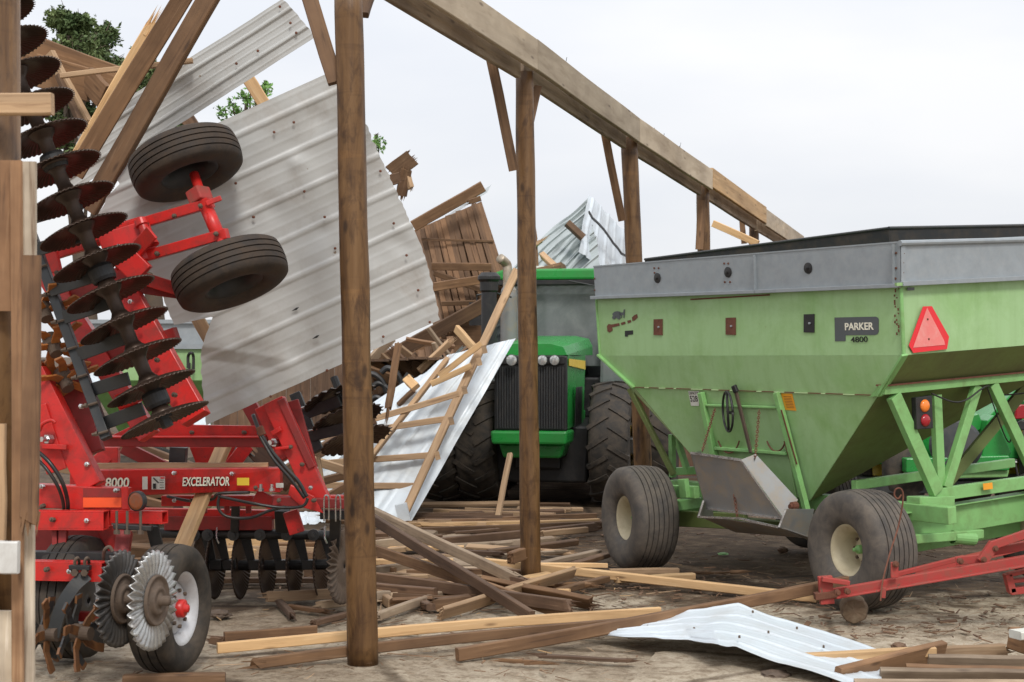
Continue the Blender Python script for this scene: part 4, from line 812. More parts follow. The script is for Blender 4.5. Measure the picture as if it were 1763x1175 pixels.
# far wing gang beyond the sheet, partly behind the near pole
g2 = hbar('gang_tube', (508, 678), 12.0, (548, 778), 11.9, 19, .07, 'slate'); g = None
hbar('gang_hanger', (520, 715), 11.95, (586, 690), 11.85, 20, .03, 'slate', par=g2); hbar('gang_hanger', (532, 752), 11.9, (592, 738), 11.8, 19, .03, 'slate', par=g2)
fax = V((.33, -.30, -.89)).normalized(); DM2 = disc_mesh(.272, .05, 22, .010, .012)
for px, py in ((574, 676), (588, 712), (603, 748)): put_disc(DM2, W(px + 8, py, 11.9), fax, M['discsteel'], g2)
tube_ = TUBE([W(575, 650, 12.0), W(622, 775, 11.8)], .03, 8); obj('spindle', tube_, M['black'], g2)
for px, py in ((522, 702), (540, 740)):
    g = bmesh.new(); tube(g, [W(px - 16, py + 4, 11.85), W(px + 6, py - 2, 11.85)], .008, 6); obj('clamp_rod', g, M['chrome'], g2)
hbar('clamp_block', (516, 760), 12.0, (542, 778), 11.95, 30, .06, 'black'); hbar('wing_beam', (420, 680), 11.7, (470, 770), 11.6, 26, .08, 'darkred')
# bolt heads, nuts and grease points over the red frame
rb_ = random.Random(12)
for px, py, D in ((72, 838, 9.85), (73, 872, 9.85), (150, 800, 9.93), (140, 700, 9.95), (120, 660, 9.95), (210, 500, 10.2), (240, 560, 10.1), (270, 620, 10.05), (300, 680, 10.0), (225, 520, 10.15), (98, 470, 10.2), (160, 408, 10.3), (300, 372, 10.2), (372, 403, 10.0), (270, 437, 10.1), (400, 816, 11.15), (440, 840, 11.15), (300, 815, 11.1), (230, 745, 11.4), (330, 745, 11.4), (420, 745, 11.4), (500, 770, 11.2), (520, 800, 11.2), (535, 840, 11.15), (540, 862, 11.1), (480, 862, 11.1), (330, 862, 11.3), (300, 862, 11.3), (90, 895, 9.7), (150, 897, 9.68), (120, 984, 9.38), (80, 981, 9.42), (200, 845, 9.8), (345, 355, 10.1), (205, 425, 10.1), (190, 440, 10.1)):
    obj('bolt_head', LATHE(W(px, py, D), (rb_.uniform(-.3, .1), -1, rb_.uniform(-.1, .2)), [(0, -.02), (.016, -.02), (.016, .012), (.010, .014), (.008, .024), (0, .025)], 6), M['earth' if rb_.random() < .6 else 'chrome'], hw)
# ---------------- sheet metal ----------------
def interp(poly, q):                                 # poly: list of (q, x) sorted by q
    if q <= poly[0][0]: return poly[0][1]
    for (a, x), (b_, y) in zip(poly, poly[1:]):
        if q <= b_: return x + (y - x) * (q - a) / (b_ - a)
    return poly[-1][1]
def sheet(name, left, right, ang, Dfun, mat, pitch_px, rib=.018, parent=None, ns=44, nq=None, wob=.012, minor=True, th=.0025, rag=2.0, seed=0, label=None, cat='sheet metal', group=None, curl=None):
    """corrugated sheet: ribs run at image angle ang (deg, y down); left/right edges are pixel polylines; Dfun(px,py) distance"""
    a = math.radians(ang); d = (math.cos(a), math.sin(a)); n = (-math.sin(a), math.cos(a))
    cv = lambda pts: sorted(((x * n[0] + y * n[1]), (x * d[0] + y * d[1])) for x, y in pts)
    Lp, Rp = cv(left), cv(right); q0 = max(Lp[0][0], Rp[0][0]); q1 = min(Lp[-1][0], Rp[-1][0])
    q0 = min(Lp[0][0], Rp[0][0]); q1 = max(Lp[-1][0], Rp[-1][0]); nq = nq or int((q1 - q0) / pitch_px * 30) + 1
    r = random.Random(seed); bm = bmesh.new(); rows = []
    pc = [W(x, y, Dfun(x, y)) for x, y in (left[0], right[0], right[-1])]; nn = (pc[1] - pc[0]).cross(pc[2] - pc[0]).normalized(); nn = nn if nn.y < 0 else -nn
    for j in range(nq + 1):
        q = q0 + (q1 - q0) * j / nq; s0 = interp(Lp, q) + rag * noise.noise(V((q * .09, seed, 1))) * 3; s1 = interp(Rp, q) + rag * noise.noise(V((q * .09, seed, 5))) * 3
        ph = ((q - q0) / pitch_px) % 1.0; h = 0
        c = abs(ph - .5) * 2                          # 0 at rib centre
        h = rib * max(0, min(1, (.20 - c) / .12))
        if minor:
            for m_ in (.14, .86): h += rib * .24 * max(0, 1 - abs(ph - m_) / .06)
        row = []
        for i in range(ns + 1):
            s = s0 + (s1 - s0) * i / ns; x = s * d[0] + q * n[0]; y = s * d[1] + q * n[1]
            p = W(x, y, Dfun(x, y)); f = noise.noise(V((s * .008, q * .012, seed * 3.1))) * wob + noise.noise(V((s * .03, q * .03, seed + 9))) * wob * .25
            if curl: f += curl(x, y)
            row.append(bm.verts.new(p + nn * (h + f)))
        rows.append(row)
    for A, B in zip(rows, rows[1:]):
        for i in range(ns): bm.faces.new((A[i], A[i + 1], B[i + 1], B[i]))
    loc = None if parent else W(*left[-1], Dfun(*left[-1]))
    o = obj(name, bm, mat, parent, loc=loc); m = o.modifiers.new('t', 'SOLIDIFY'); m.thickness = th; m.offset = 0
    for p in o.data.polygons: p.use_smooth = True
    o.modifiers.new('e', 'EDGE_SPLIT').split_angle = math.radians(50)
    if label: tag(o, label, cat, group)
    return o
def screws(parent, pts, D, r=.010, mat='rust'):
    for x, y in pts: obj('screw', LATHE(W(x, y, D(x, y) - .028), (0, -1, 0), [(r, 0), (r, .004), (r * .5, .007), (0, .008)], 8), M[mat], parent)
# big torn roof sheet behind the raised wing
rs = T('roof_sheet', 'big torn white ribbed roof sheet leaning behind the raised harrow wheels', 'sheet metal', W(355, 732, 11.3))
def CURL(x, y):
    e = max(0, min(1, (520 - x) / 60)) * max(0, min(1, (y - 598 - .16 * (x - 360)) / 22)); f = -.055 * e * max(0, 1 - (y - 600) / 150)
    f += .0 * max(0, 1 - abs((y - 560) - .25 * (x - 520)) / 9) * max(0, 1 - abs(x - 500) / 90)
    for cx_, cy_, r_, a_ in ((500, 640, 26, .03), (440, 605, 20, -.03), (555, 400, 18, -.02), (510, 280, 14, .02), (690, 420, 18, -.02), (640, 470, 22, .02), (420, 690, 22, .025), (470, 360, 24, -.025), (545, 200, 20, -.02)):
        d2 = ((x - cx_) ** 2 + (y - cy_) ** 2) / r_ ** 2; f += a_ * math.exp(-d2)
    return f
DB = lambda x, y: 11.05 + (732 - y) * -.0006 + (x - 350) * .0009
big = sheet('metal_panel', [(205, 318), (184, 340), (160, 391), (215, 450), (262, 470), (300, 560), (366, 545), (352, 585), (346, 605), (348, 660), (355, 732)],
      [(583, 118), (610, 165), (640, 238), (668, 300), (702, 372), (728, 430), (745, 490), (757, 551)], -24.3, DB, M['white_metal'], 66, .010, rs, 90, wob=.022, rag=1.2, seed=2, curl=CURL)
screws(rs, [(472, 228), (506, 211), (406, 316), (524, 330), (437, 374), (559, 374), (577, 428), (476, 455), (436, 374), (678, 385), (720, 500), (740, 555), (700, 440), (655, 295), (660, 580), (563, 638), (466, 683)], DB)
for x, y in ((508, 533), (543, 581)):
    obj('tear', PRISM([W(x - 6, y + 3, DB(x, y) - .03), W(x + 2, y - 3, DB(x, y) - .03), W(x + 7, y - 4, DB(x, y) - .03), W(x + 3, y + 1, DB(x, y) - .03)], (0, .004, 0)), M['black'], rs)
# bent upper strip
us = T('roof_strip', 'long narrow bent white roof strip slanting high up behind two crossed timbers', 'sheet metal', W(150, 300, 11.1))
DS = lambda x, y: 11.25 - (x - 150) * .0008
sheet('metal_strip', [(134, 238), (126, 270), (118, 308)], [(487, -2), (514, 28), (543, 64)], -32.5, DS, M['white_metal'], 42, .016, us, 40, nq=90, wob=.02, minor=True, rag=.8, seed=4)
screws(us, [(482, 12), (510, 57), (444, 88), (407, 110), (500, 40)], DS)
# roof panel leaning in front of the tractor, with purlins
lp = T('roof_panel', 'pale blue-white roof panel with wooden purlins still attached leaning left of the green tractor', 'roof panel', W(705, 902, 17.6))
DL = lambda x, y: 17.4 + (902 - y) * .0022 + (x - 705) * .0012
sheet('metal_panel', [(835, 598), (757, 622), (712, 640), (640, 745), (536, 800), (520, 830)], [(888, 584), (882, 600), (850, 660), (800, 745), (762, 815), (735, 862), (718, 890), (706, 902)][::1], -55, DL, M['bright_metal'], 40, .012, lp, 40, wob=.03, rag=.5, seed=7) if 0 else None
def quadsheet(name, tl, tr, bl, br, D4, mat, nrib, rib, parent, ns=30, seed=0, wob=.015, sag=0.0, label=None, cat=None, grp=None):
    """ribbed sheet spanned by four photo corners; ribs run from the top edge to the bottom edge"""
    c = [W(*p, d) for p, d in zip((tl, tr, bl, br), D4)]; nn = (c[1] - c[0]).cross(c[2] - c[0]).normalized(); nn = nn if nn.y < 0 else -nn
    bm = bmesh.new(); rows = []; nq = nrib * 14
    for i in range(ns + 1):
        v = i / ns; row = []
        for j in range(nq + 1):
            u = j / nq; p = c[0].lerp(c[1], u).lerp(c[2].lerp(c[3], u), v); ph = (u * nrib) % 1; h = rib * max(0, min(1, (.30 - abs(ph - .5) * 2) / .16))
            for m_ in (.18, .82): h += rib * .25 * max(0, 1 - abs(ph - m_) / .04)
            f = noise.noise(V((u * 3, v * 3, seed * 2.7))) * wob + sag * math.sin(math.pi * v) + noise.noise(V((u * 11, v * 7, seed))) * wob * .3
            row.append(bm.verts.new(p + nn * (h + f)))
        rows.append(row)
    for A, B in zip(rows, rows[1:]):
        for k in range(nq): bm.faces.new((A[k], A[k + 1], B[k + 1], B[k]))
    o = obj(name, bm, mat, parent, loc=None if parent else c[2]); m = o.modifiers.new('t', 'SOLIDIFY'); m.thickness = .0025; m.offset = 0
    for p in o.data.polygons: p.use_smooth = True
    o.modifiers.new('e', 'EDGE_SPLIT').split_angle = math.radians(50)
    if label: tag(o, label, cat, grp)
    return o
BMm = M['bright_metal']
quadsheet('metal_panel', (770, 612), (888, 583), (520, 850), (706, 902), (18.4, 18.4, 17.9, 17.5), BMm, 5, .008, lp, seed=3, wob=.03)
quadsheet('metal_panel', (690, 664), (770, 616), (480, 800), (590, 850), (18.6, 18.5, 18.2, 17.95), BMm, 3, .008, lp, seed=5, wob=.04)
def lb(nm, a, Da, b_, Db, w_, t_, mt, par, **k): return board(nm, W(*a, Da), W(*b_, Db), w_, t_, mt, par, up=V((0, -1, .3)) if 'up' not in k else k.pop('up'), **k)
lb('rafter', (692, 893), 17.3, (890, 466), 18.3, .09, .09, 'tan', lp); lb('rafter', (612, 822), 17.6, (772, 617), 18.0, .13, .05, 'tan', lp, bB=.6)
for a, b_ in (((756, 648), (829, 592)), ((742, 662), (812, 630)), ((640, 723), (790, 678)), ((540, 756), (766, 722)), ((530, 800), (740, 784)), ((545, 836), (712, 837))):
    lb('purlin', a, 17.75, b_, 17.75, .07, .05, 'new' if a[1] < 700 else 'tan', lp, up=(0, 0, 1))
g = bmesh.new(); bar(g, W(690, 868, 17.2), W(697, 897, 17.2), .13, .09, (1, 0, 0)); obj('metal_end_cap', g, M['bright_metal'], lp)
for x, y, dd in ((833, 603, 17.6), (824, 624, 17.6), (799, 673, 17.5), (776, 726, 17.4), (752, 786, 17.3)): g = bmesh.new(); bar(g, W(x - 3, y, dd), W(x + 5, y - 2, dd), .09, .05); obj('purlin_end', g, M['tan'], lp)
lb('loose_board', (786, 566), 18.9, (816, 600), 18.6, .10, .05, 'new', None, up=(0, 0, 1), label='short pale board end above the leaning roof panel purlins', cat='board')
# silver roof slope running up behind the tractor
fs = T('collapsed_roof', 'crumpled silver ribbed barn roof section with a white torn gable rising behind the tractor cab', 'collapsed roof', W(900, 700, 24))
quadsheet('roof_slope', (560 + 20, 760), (1013, 337), (700, 900), (1030, 500), (22.5, 25.5, 21.5, 23.6), M['far_metal'], 12, .03, fs, seed=9, wob=.16) if 0 else None
quadsheet('roof_slope', (1013, 337), (1040, 512), (738, 602), (812, 690), (25.5, 23.8, 22.6, 21.6), M['far_metal'], 12, .035, fs, seed=9, wob=.17, ns=50)
gf = quadsheet('gable_sheet', (1013, 336), (1079, 402), (997, 434), (1076, 500), (25.4, 26.6, 23.7, 26.3), M['bright_metal'], 5, .02, fs, seed=11, wob=.03)
g = bmesh.new(); P = [(1014, 365), (1020, 376), (1029, 384), (1040, 396), (1050, 410), (1056, 419), (1064, 428), (1070, 437), (1078, 441)]
for a, b_ in zip(P, P[1:]): bar(g, W(*a, 24.0 + (a[0] - 1000) * .03 - .35), W(*b_, 24.0 + (b_[0] - 1000) * .03 - .35), .035, .02)
obj('crack', g, M['black'], gf)
lb('loose_purlin', (976, 384), 24, (1004, 410), 24, .13, .10, 'dark', fs); lb('loose_purlin', (914, 474), 21.8, (970, 460), 21.6, .17, .10, 'brown', fs); lb('loose_purlin', (934, 440), 22, (958, 462), 21.6, .10, .08, 'tan', fs); lb('loose_purlin', (918, 398), 22.4, (922, 470), 22.3, .10, .05, 'brown', fs, bA=1, up=(1, 0, 0)); lb('loose_purlin', (918, 425), 22.3, (936, 412), 22.3, .06, .05, 'tan', fs, bB=1)
# timber wall panel that tipped over
wp = T('fallen_wall', 'tilted panel of brown vertical boards with broken rafters, fallen behind the exhaust stack', 'wall panel', W(760, 690, 22.4))
g = bmesh.new(); prism(g, [W(711, 398, 22.75), W(829, 347, 22.75), W(866, 462, 22.5), (W(872, 500, 22.4)), W(800, 640, 22.4), W(640, 700, 22.4), W(640, 640, 22.4), W(760, 560, 22.4)], (0, .02, 0)); obj('backing_boards', g, M['siding'], wp)
for k in range(13):
    t0, t1 = k / 13, (k + 1) / 13; a = W(713, 399, 22.6).lerp(W(829, 348, 22.6), (t0 + t1) / 2); b_ = W(752, 600, 22.2).lerp(W(872, 486, 22.2), (t0 + t1) / 2)
    e = R.uniform(-.02, .02); board('panel_board', a + V((0, e, R.uniform(-.02, .03))), b_ + V((0, e, R.uniform(-.1, .1))), (W(829, 348, 22.6) - W(713, 399, 22.6)).length / 13 * .97, .025, 'siding', wp, up=(1, 0, .2), bB=.3)
for k in range(11):
    a = W(650 + k * 12.5, 640 - k * 6, 22.2); b_ = W(668 + k * 11.5, 720 - k * 3, 21.6); board('panel_board', a + V((0, R.uniform(-.02, .02), 0)), b_, .098, .025, 'siding', wp, up=(1, 0, .2), bB=.2)
def wb(a, b_, wpx, mt, D=22.0, t=.05, **k): return board('rafter', W(*a, D), W(*b_, D - k.pop('dd', 0)), wpx / F * D, t, mt, wp, up=(0, -.2, 1), **k)
wb((711, 390), (832, 321), 19, 'brown', 22.2, .08); wb((804, 349), (828, 342), 9, 'brown', 22.0, bA=.6); wb((725, 412), (850, 416), 4, 'siding', 22.4, .02); wb((743, 459), (846, 460), 13, 'brown', 22.1)
wb((747, 470), (830, 500), 9, 'brown', 22.1); wb((738, 496), (890, 472), 15, 'brown', 21.7); wb((760, 523), (830, 521), 8, 'brown', 22.1); wb((640, 632), (842, 520), 24, 'brown', 21.2, .06); wb((642, 652), (720, 615), 18, 'dark', 21.3, .06)
board('rafter', W(716, 400, 22.0), W(762, 575, 21.6), .10, .05, 'dark', wp, up=(1, 0, 0)); wb((690, 622), (760, 620), 8, 'brown', 21.9); wb((745, 585), (778, 602), 14, 'dark', 21.4)
g = bmesh.new(); prism(g, [W(760, 378, 22.9), W(829, 330, 22.9), W(846, 318, 22.9), (W(838, 332, 22.9)), W(770, 376, 22.9)], (0, .01, 0)); obj('metal_flashing', g, M['bright_metal'], wp)
# splintered truss end poking up behind the big sheet
tr = T('broken_truss', 'broken brown truss end poking up behind the right edge of the big white sheet', 'broken truss', W(690, 340, 17))
for a, b_, w_, mt in (((672, 300), (712, 270), .19, 'brown'), ((690, 340), (700, 290), .12, 'brown'), ((699, 292), (708, 326), .07, 'tan'), ((668, 312), (692, 305), .12, 'dark')): board('truss_piece', W(*a, 17), W(*b_, 16.95), w_, .05, mt, tr, up=(0, -.2, 1), bA=.4, bB=.3)
# timbers crossing in front of the upper strip
def st(nm, a, Da, b_, Db, wpx, t, mt, label, cat='timber', **k): return board(nm, W(*a, Da), W(*b_, Db), wpx / F * (Da + Db) / 2, t, mt, None, up=k.pop('up', (1, 0, .5)), label=label, cat=cat, **k)
st('fallen_timber', (330, -30), 10.5, (128, 300), 10.7, 32, .05, 'brown', 'left one of two long brown timbers crossing the sky at upper left')
st('fallen_timber', (372, -25), 10.45, (152, 362), 10.7, 35, .06, 'brown', 'right one of two long brown timbers, in front of the bent white strip', up=(1, -.25, .5))
st('splintered_plank', (264, 34), 10.75, (104, 312), 10.9, 15, .05, 'new', 'pale splintered plank with jagged tip behind the left brown timber', 'plank', bA=1.0)
st('thin_lath', (104, 131), 10.95, (332, 105), 11.0, 9, .04, 'tan', 'thin pale lath lying nearly level behind the crossed timbers', 'lath', up=(0, 0, 1))
st('rafter_stub', (418, 122), 11.9, (466, 196), 11.9, 22, .05, 'new', 'short pale rafter showing in the gap between white strip and big sheet', 'rafter')
st('rafter_stub', (300, 168), 11.9, (352, 250), 11.9, 24, .05, 'dark', 'dark rafter end above the upper raised tyre', 'rafter')
st('plank_behind_wheel', (330, 530), 11.4, (380, 620), 11.4, 22, .05, 'tan', 'brown plank slanting down between lower raised tyre and torn sheet', 'plank')
tg = T('truss_wreck', 'wide brown boards of a broken truss at upper left before the evergreen tree', 'broken truss', W(110, 160, 11.2))
for a, b_, w_, mt, D in (((20, 72), (200, 140), 50, 'brown', 11.5), ((60, 120), (160, 148), 56, 'brown', 11.45), ((86, 92), (152, 214), 17, 'tan', 11.3), ((100, 130), (140, 215), 10, 'brown', 11.25), ((150, 135), (180, 168), 44, 'brown', 11.35)): board('truss_board', W(*a, D), W(*b_, D - .1), w_ / F * D, .045, mt, tg, up=(0, -.1, 1), bB=.2)
# sheet lying on the yard
gs = T('ground_sheet', 'bent white ribbed metal sheet lying on the concrete in the right foreground', 'sheet metal', G(1200, 1120))
def gsheet():
    c = {}; bm = bmesh.new(); nu, nv = 90, 40; rows = []
    near = [(1015, 1094, .03), (1060, 1098, .06), (1130, 1101, .10), (1190, 1106, .11), (1240, 1114, .17), (1270, 1120, .13), (1350, 1145, .09), (1450, 1178, .05), (1520, 1205, .03)]
    far = [(950, 1090, .02), (1030, 1088, .06), (1100, 1072, .10), (1160, 1060, .14), (1215, 1050, .18), (1272, 1045, .20), (1340, 1068, .15), (1420, 1092, .08), (1515, 1125, .04)]
    def P(pl, t):
        k = t * (len(pl) - 1); i = min(int(k), len(pl) - 2); f = k - i; f = f * f * (3 - 2 * f) * .3 + f * .7; a = G(*pl[i][:2], pl[i][2]); b_ = G(*pl[i + 1][:2], pl[i + 1][2]); return a.lerp(b_, f)
    for j in range(nv * 3 + 1):
        v = j / (nv * 3); row = []
        for i in range(nu + 1):
            u = i / nu; p = P(near, u).lerp(P(far, u), v); ph = (v * 4.5) % 1; h = .008 * max(0, min(1, (.26 - abs(ph - .5) * 2) / .16)) + .002 * sum(max(0, 1 - abs(ph - m_) / .05) for m_ in (.17, .83))
            row.append(bm.verts.new(p + V((0, 0, h + noise.noise(V((u * 9, v * 3, 1))) * .018 + .01 + abs(noise.noise(V((u * 18, v * 5, 4)))) * .004))))
        rows.append(row)
    for A, B in zip(rows, rows[1:]):
        for k in range(nu): bm.faces.new((A[k], A[k + 1], B[k + 1], B[k]))
    o = obj('metal_panel', bm, M['bright_metal'], gs, solid=.003, smooth=True)
    for x, y, z in ((1296, 1053, .215), (1372, 1081, .15), (1273, 1096, .20), (1323, 1088, .18), (1418, 1113, .12), (1195, 1082, .16), (1115, 1078, .12)): obj('screw', LATHE(G(x, y, z), (0, 0, 1), [(.007, -.01), (.007, .004), (.004, .007), (0, .008)], 8), M['earth'], gs)
    return o
gsheet()
# shreds of sheet seen through the harrow
quadsheet('sheet_scrap', (312, 694), (352, 712), (320, 740), (368, 740), (15.6, 15.8, 15.2, 15.2), BMm, 2, .01, None, seed=21, label='scrap of white metal just below the distant green wagon', cat='sheet metal')
quadsheet('sheet_scrap', (138, 632), (172, 648), (150, 670), (190, 672), (15.6, 15.8, 15.2, 15.2), BMm, 2, .01, None, seed=22, label='scrap of white metal seen between the red wing beams at left', cat='sheet metal')
quadsheet('sheet_scrap', (515, 882), (560, 882), (520, 905), (560, 900), (15.6, 15.8, 15.2, 15.2), BMm, 2, .01, None, seed=23, label='small white metal scrap behind the right red harrow arm near the pole', cat='sheet metal')
# ---------------- green tractor ----------------
tx = T('tractor', 'large dark green tractor with black grille parked facing the camera behind the poles', 'tractor', W(913, 876, 19.6))
def tp(px, py, D=19.5): return W(px, py, D)
AX = V((.18, 1, 0)).normalized(); RX = V((AX.y, -AX.x, 0))                   # rearward and rightward
TC = tp(913, 700); 
def tq(r, b, z): return V((TC.x, TC.y, 0)) + RX * r + AX * b + V((0, 0, z))   # local: right, back, up
def tprof(nm, sec, mt, bev=.02, par=tx):                                      # loft between cross sections [(b,[ (r,z)...])]
    bm = bmesh.new(); rings = [[bm.verts.new(tq(r, b, z)) for r, z in pts] for b, pts in sec]
    for a, c in zip(rings, rings[1:]):
        for k in range(len(a)): bm.faces.new((a[k], a[(k + 1) % len(a)], c[(k + 1) % len(c)], c[k]))
    bm.faces.new(rings[0]); bm.faces.new(rings[-1][::-1]); return obj(nm, bm, M[mt], par, bev=bev)
Z = lambda py, D=19.5: EH - (py - HY) / F * D
zt = Z(592); zb = Z(742)
hood = lambda w_, t_, b0: [(-w_, b0), (-w_, t_ - .14), (-w_ + .05, t_ - .04), (-w_ * .55, t_), (w_ * .55, t_), (w_ - .05, t_ - .04), (w_, t_ - .14), (w_, b0)]
tprof('hood', [(.03, hood(.455, zt, Z(612))), (.5, hood(.50, zt + .04, Z(612))), (2.0, hood(.52, zt + .12, Z(612)))], 'jd')
tprof('side_panel', [(.10, [(.43, zb), (.46, Z(612)), (.40, Z(612)), (.38, zb)]), (1.3, [(.49, zb + .05), (.515, Z(612)), (.44, Z(612)), (.42, zb + .05)])], 'jd', .01); tprof('side_panel', [(.10, [(-.43, zb), (-.46, Z(612)), (-.40, Z(612)), (-.38, zb)]), (1.3, [(-.49, zb + .05), (-.515, Z(612)), (-.44, Z(612)), (-.42, zb + .05)])], 'jd', .01)
tprof('grille_frame', [(.0, [(-.455, zb), (-.455, Z(613)), (.455, Z(613)), (.455, zb)]), (.10, [(-.455, zb), (-.455, Z(613)), (.455, Z(613)), (.455, zb)])], 'black', .02)
for k in range(26):
    r = -.41 + k * .0328
    g = bmesh.new(); bar(g, tq(r, -.014, Z(738)), tq(r, -.014, Z(632)), .016, .02, RX); obj('grille_slat', g, M['slate'], tx)
g = bmesh.new(); bar(g, tq(-.43, -.01, Z(620.5)), tq(.43, -.01, Z(620.5)), .10, .03); obj('lamp_panel', g, M['black'], tx, bev=.01)
for r in (-.385, -.26, .10, .225): pass
for px, r_ in ((860, .055), (881, .072), (934, .066), (955, .066)):
    c = tp(px, 620.5, 19.4); hl = obj('headlight', LATHE(c, -AX, [(r_, 0), (r_, .02), (r_ * .92, .024)], 24), M['slate'], tx); obj('headlight_glass', LATHE(c, -AX, [(r_ * .92, .02), (r_ * .6, .026), (0, .028)], 24), M['lamp'], hl, smooth=True)
tprof('bumper', [(-.10, [(-.47, Z(765)), (-.49, Z(742)), (.47, Z(742)), (.46, Z(765))]), (.4, [(-.46, Z(765)), (-.47, Z(742)), (.50, Z(742)), (.48, Z(765))])], 'jd', .03)
tprof('front_weight_frame', [(.1, [(-.36, Z(790)), (-.42, Z(765)), (.42, Z(765)), (.36, Z(790))]), (1.6, [(-.36, Z(790)), (-.36, Z(765)), (.42, Z(765)), (.36, Z(790))])], 'jd', .03)
tprof('chassis', [(.5, [(-.30, .45), (-.30, 1.1), (.30, 1.1), (.30, .45)]), (4.6, [(-.30, .45), (-.30, 1.1), (.30, 1.1), (.30, .45)])], 'black', .03); tprof('front_axle', [(.9, [(-1.2, .62), (-1.2, .85), (1.2, .85), (1.2, .62)]), (1.2, [(-1.2, .62), (-1.2, .85), (1.2, .85), (1.2, .62)])], 'black', .03)
tprof('engine_side', [(.5, [(.36, Z(790)), (.40, zb + .1), (.2, zb + .1), (.2, Z(790))]), (1.9, [(.42, Z(790)), (.44, zb + .2), (.2, zb + .2), (.2, Z(790))])], 'jd', .03)
g = bmesh.new(); P_ = [tq(.468, .10, Z(618)), tq(.522, 1.2, Z(622)), tq(.522, 1.2, Z(638)), tq(.468, .10, Z(630))]; prism(g, P_, RX * .006); obj('yellow_stripe', g, M['yellow'], tx)
for b in (.45, .65, .85): tprof('side_vent', [(b, [(.50, Z(735)), (.512, Z(668)), (.505, Z(668)), (.49, Z(735))]), (b + .12, [(.51, Z(735)), (.522, Z(668)), (.505, Z(668)), (.49, Z(735))])], 'black', .005)
tprof('belly', [(.6, [(-.62, .28), (-.66, 1.0), (.66, 1.0), (.62, .28)]), (3.4, [(-.8, .28), (-.8, 1.1), (.8, 1.1), (.8, .28)])], 'black', .03)
# cab
cz0 = 1.55; cz1 = 2.93
def cabring(b, w0, w1): return (b, [(-w0, cz0), (-w1, cz1), (w1, cz1), (w0, cz0)])
tprof('cab_glass', [(2.25, [(-.62, 1.75), (-.70, cz1), (.70, cz1), (.62, 1.75)]), (3.6, [(-.80, cz0), (-.82, cz1), (.82, cz1), (.80, cz0)])], 'glass', .01)
tprof('cab_roof', [(2.0, [(-.84, cz1), (-.84, cz1 + .10), (-.7, cz1 + .15), (.7, cz1 + .15), (.84, cz1 + .10), (.84, cz1)]), (3.9, [(-.88, cz1), (-.88, cz1 + .12), (-.7, cz1 + .2), (.7, cz1 + .2), (.88, cz1 + .12), (.88, cz1)])], 'jd', .03)
tprof('cab_visor', [(2.02, [(-.80, cz1 - .07), (-.80, cz1), (.80, cz1), (.80, cz1 - .07)]), (2.3, [(-.80, cz1 - .07), (-.80, cz1), (.80, cz1), (.80, cz1 - .07)])], 'black', .01)
for s in (-1, 1):
    g = bmesh.new(); bar(g, tq(s * .63, 2.22, 1.7), tq(s * .71, 2.22, cz1), .06, .05, RX); obj('cab_pillar', g, M['black'], tx, bev=.008)
    g = bmesh.new(); bar(g, tq(s * .84, 3.4, 1.3), tq(s * .84, 3.4, cz1), .08, .06, RX); obj('cab_pillar', g, M['black'], tx, bev=.008)
tprof('cab_base', [(2.15, [(-.85, 1.05), (-.85, 1.60), (.85, 1.60), (.85, 1.05)]), (3.7, [(-.85, 1.05), (-.85, 1.60), (.85, 1.60), (.85, 1.05)])], 'black', .03); tprof('cab_step', [(1.9, [(.55, 1.36), (.55, 1.46), (1.05, 1.46), (1.05, 1.36)]), (3.2, [(.55, 1.36), (.55, 1.46), (1.05, 1.46), (1.05, 1.36)])], 'jd', .02)
tprof('side_window', [(2.0, [(.62, 1.50), (.64, 2.3), (.68, 2.3), (.66, 1.50)]), (2.2, [(.98, 1.50), (1.0, 2.1), (1.03, 2.1), (1.02, 1.50)])], 'glass', .005)
g = bmesh.new(); tube(g, [tq(.60, 1.95, cz1 - .1), tq(.2, 1.97, cz1 - .02)], .012, 6); obj('wiper', g, M['black'], tx)
g = bmesh.new(); lathe(g, tq(.1, 2.55, 1.70), (0, 0, 1), [(.0, 0), (.26, 0), (.24, .05), (.05, .06), (0, .06)], 24); lathe(g, tq(.12, 2.9, 1.9), (0, -.2, 1), [(.0, 0), (.16, .02), (.17, .3), (.1, .36), (0, .37)], 16); obj('cab_interior', g, M['slate'], tx)
tprof('roof_beacon', [(2.2, [(-.36, cz1 + .14), (-.33, cz1 + .20), (-.17, cz1 + .20), (-.14, cz1 + .14)]), (2.4, [(-.36, cz1 + .14), (-.33, cz1 + .20), (-.17, cz1 + .20), (-.14, cz1 + .14)])], 'label', .01)
g = bmesh.new(); bar(g, tq(.0, 3.55, 1.6), tq(.0, 3.55, 2.5), .5, .12, RX); obj('seat', g, M['black'], tx, bev=.04); g = bmesh.new(); tube(g, [tq(.05 + .19 * math.cos(k * math.tau / 20), 2.72 + .06 * math.sin(k * math.tau / 20), 1.98 + .17 * math.sin(k * math.tau / 20)) for k in range(21)], .016, 6, cap=False); obj('steering_wheel', g, M['black'], tx)
g = bmesh.new(); bar(g, tq(-.86, 3.75, 2.2), tq(.86, 3.75, 2.2), 1.2, .03); obj('cab_back', g, M['slate'], tx)
for s in (-1, 1):
    g = bmesh.new(); tube(g, [tq(s * .84, 2.2, cz1 - .15), tq(s * 1.1, 2.1, cz1 - .2), tq(s * 1.1, 2.1, cz1 - .3)], .014, 6); bar(g, tq(s * 1.1, 2.08, cz1 - .62), tq(s * 1.1, 2.08, cz1 - .3), .2, .04, RX); obj('mirror', g, M['black'], tx)
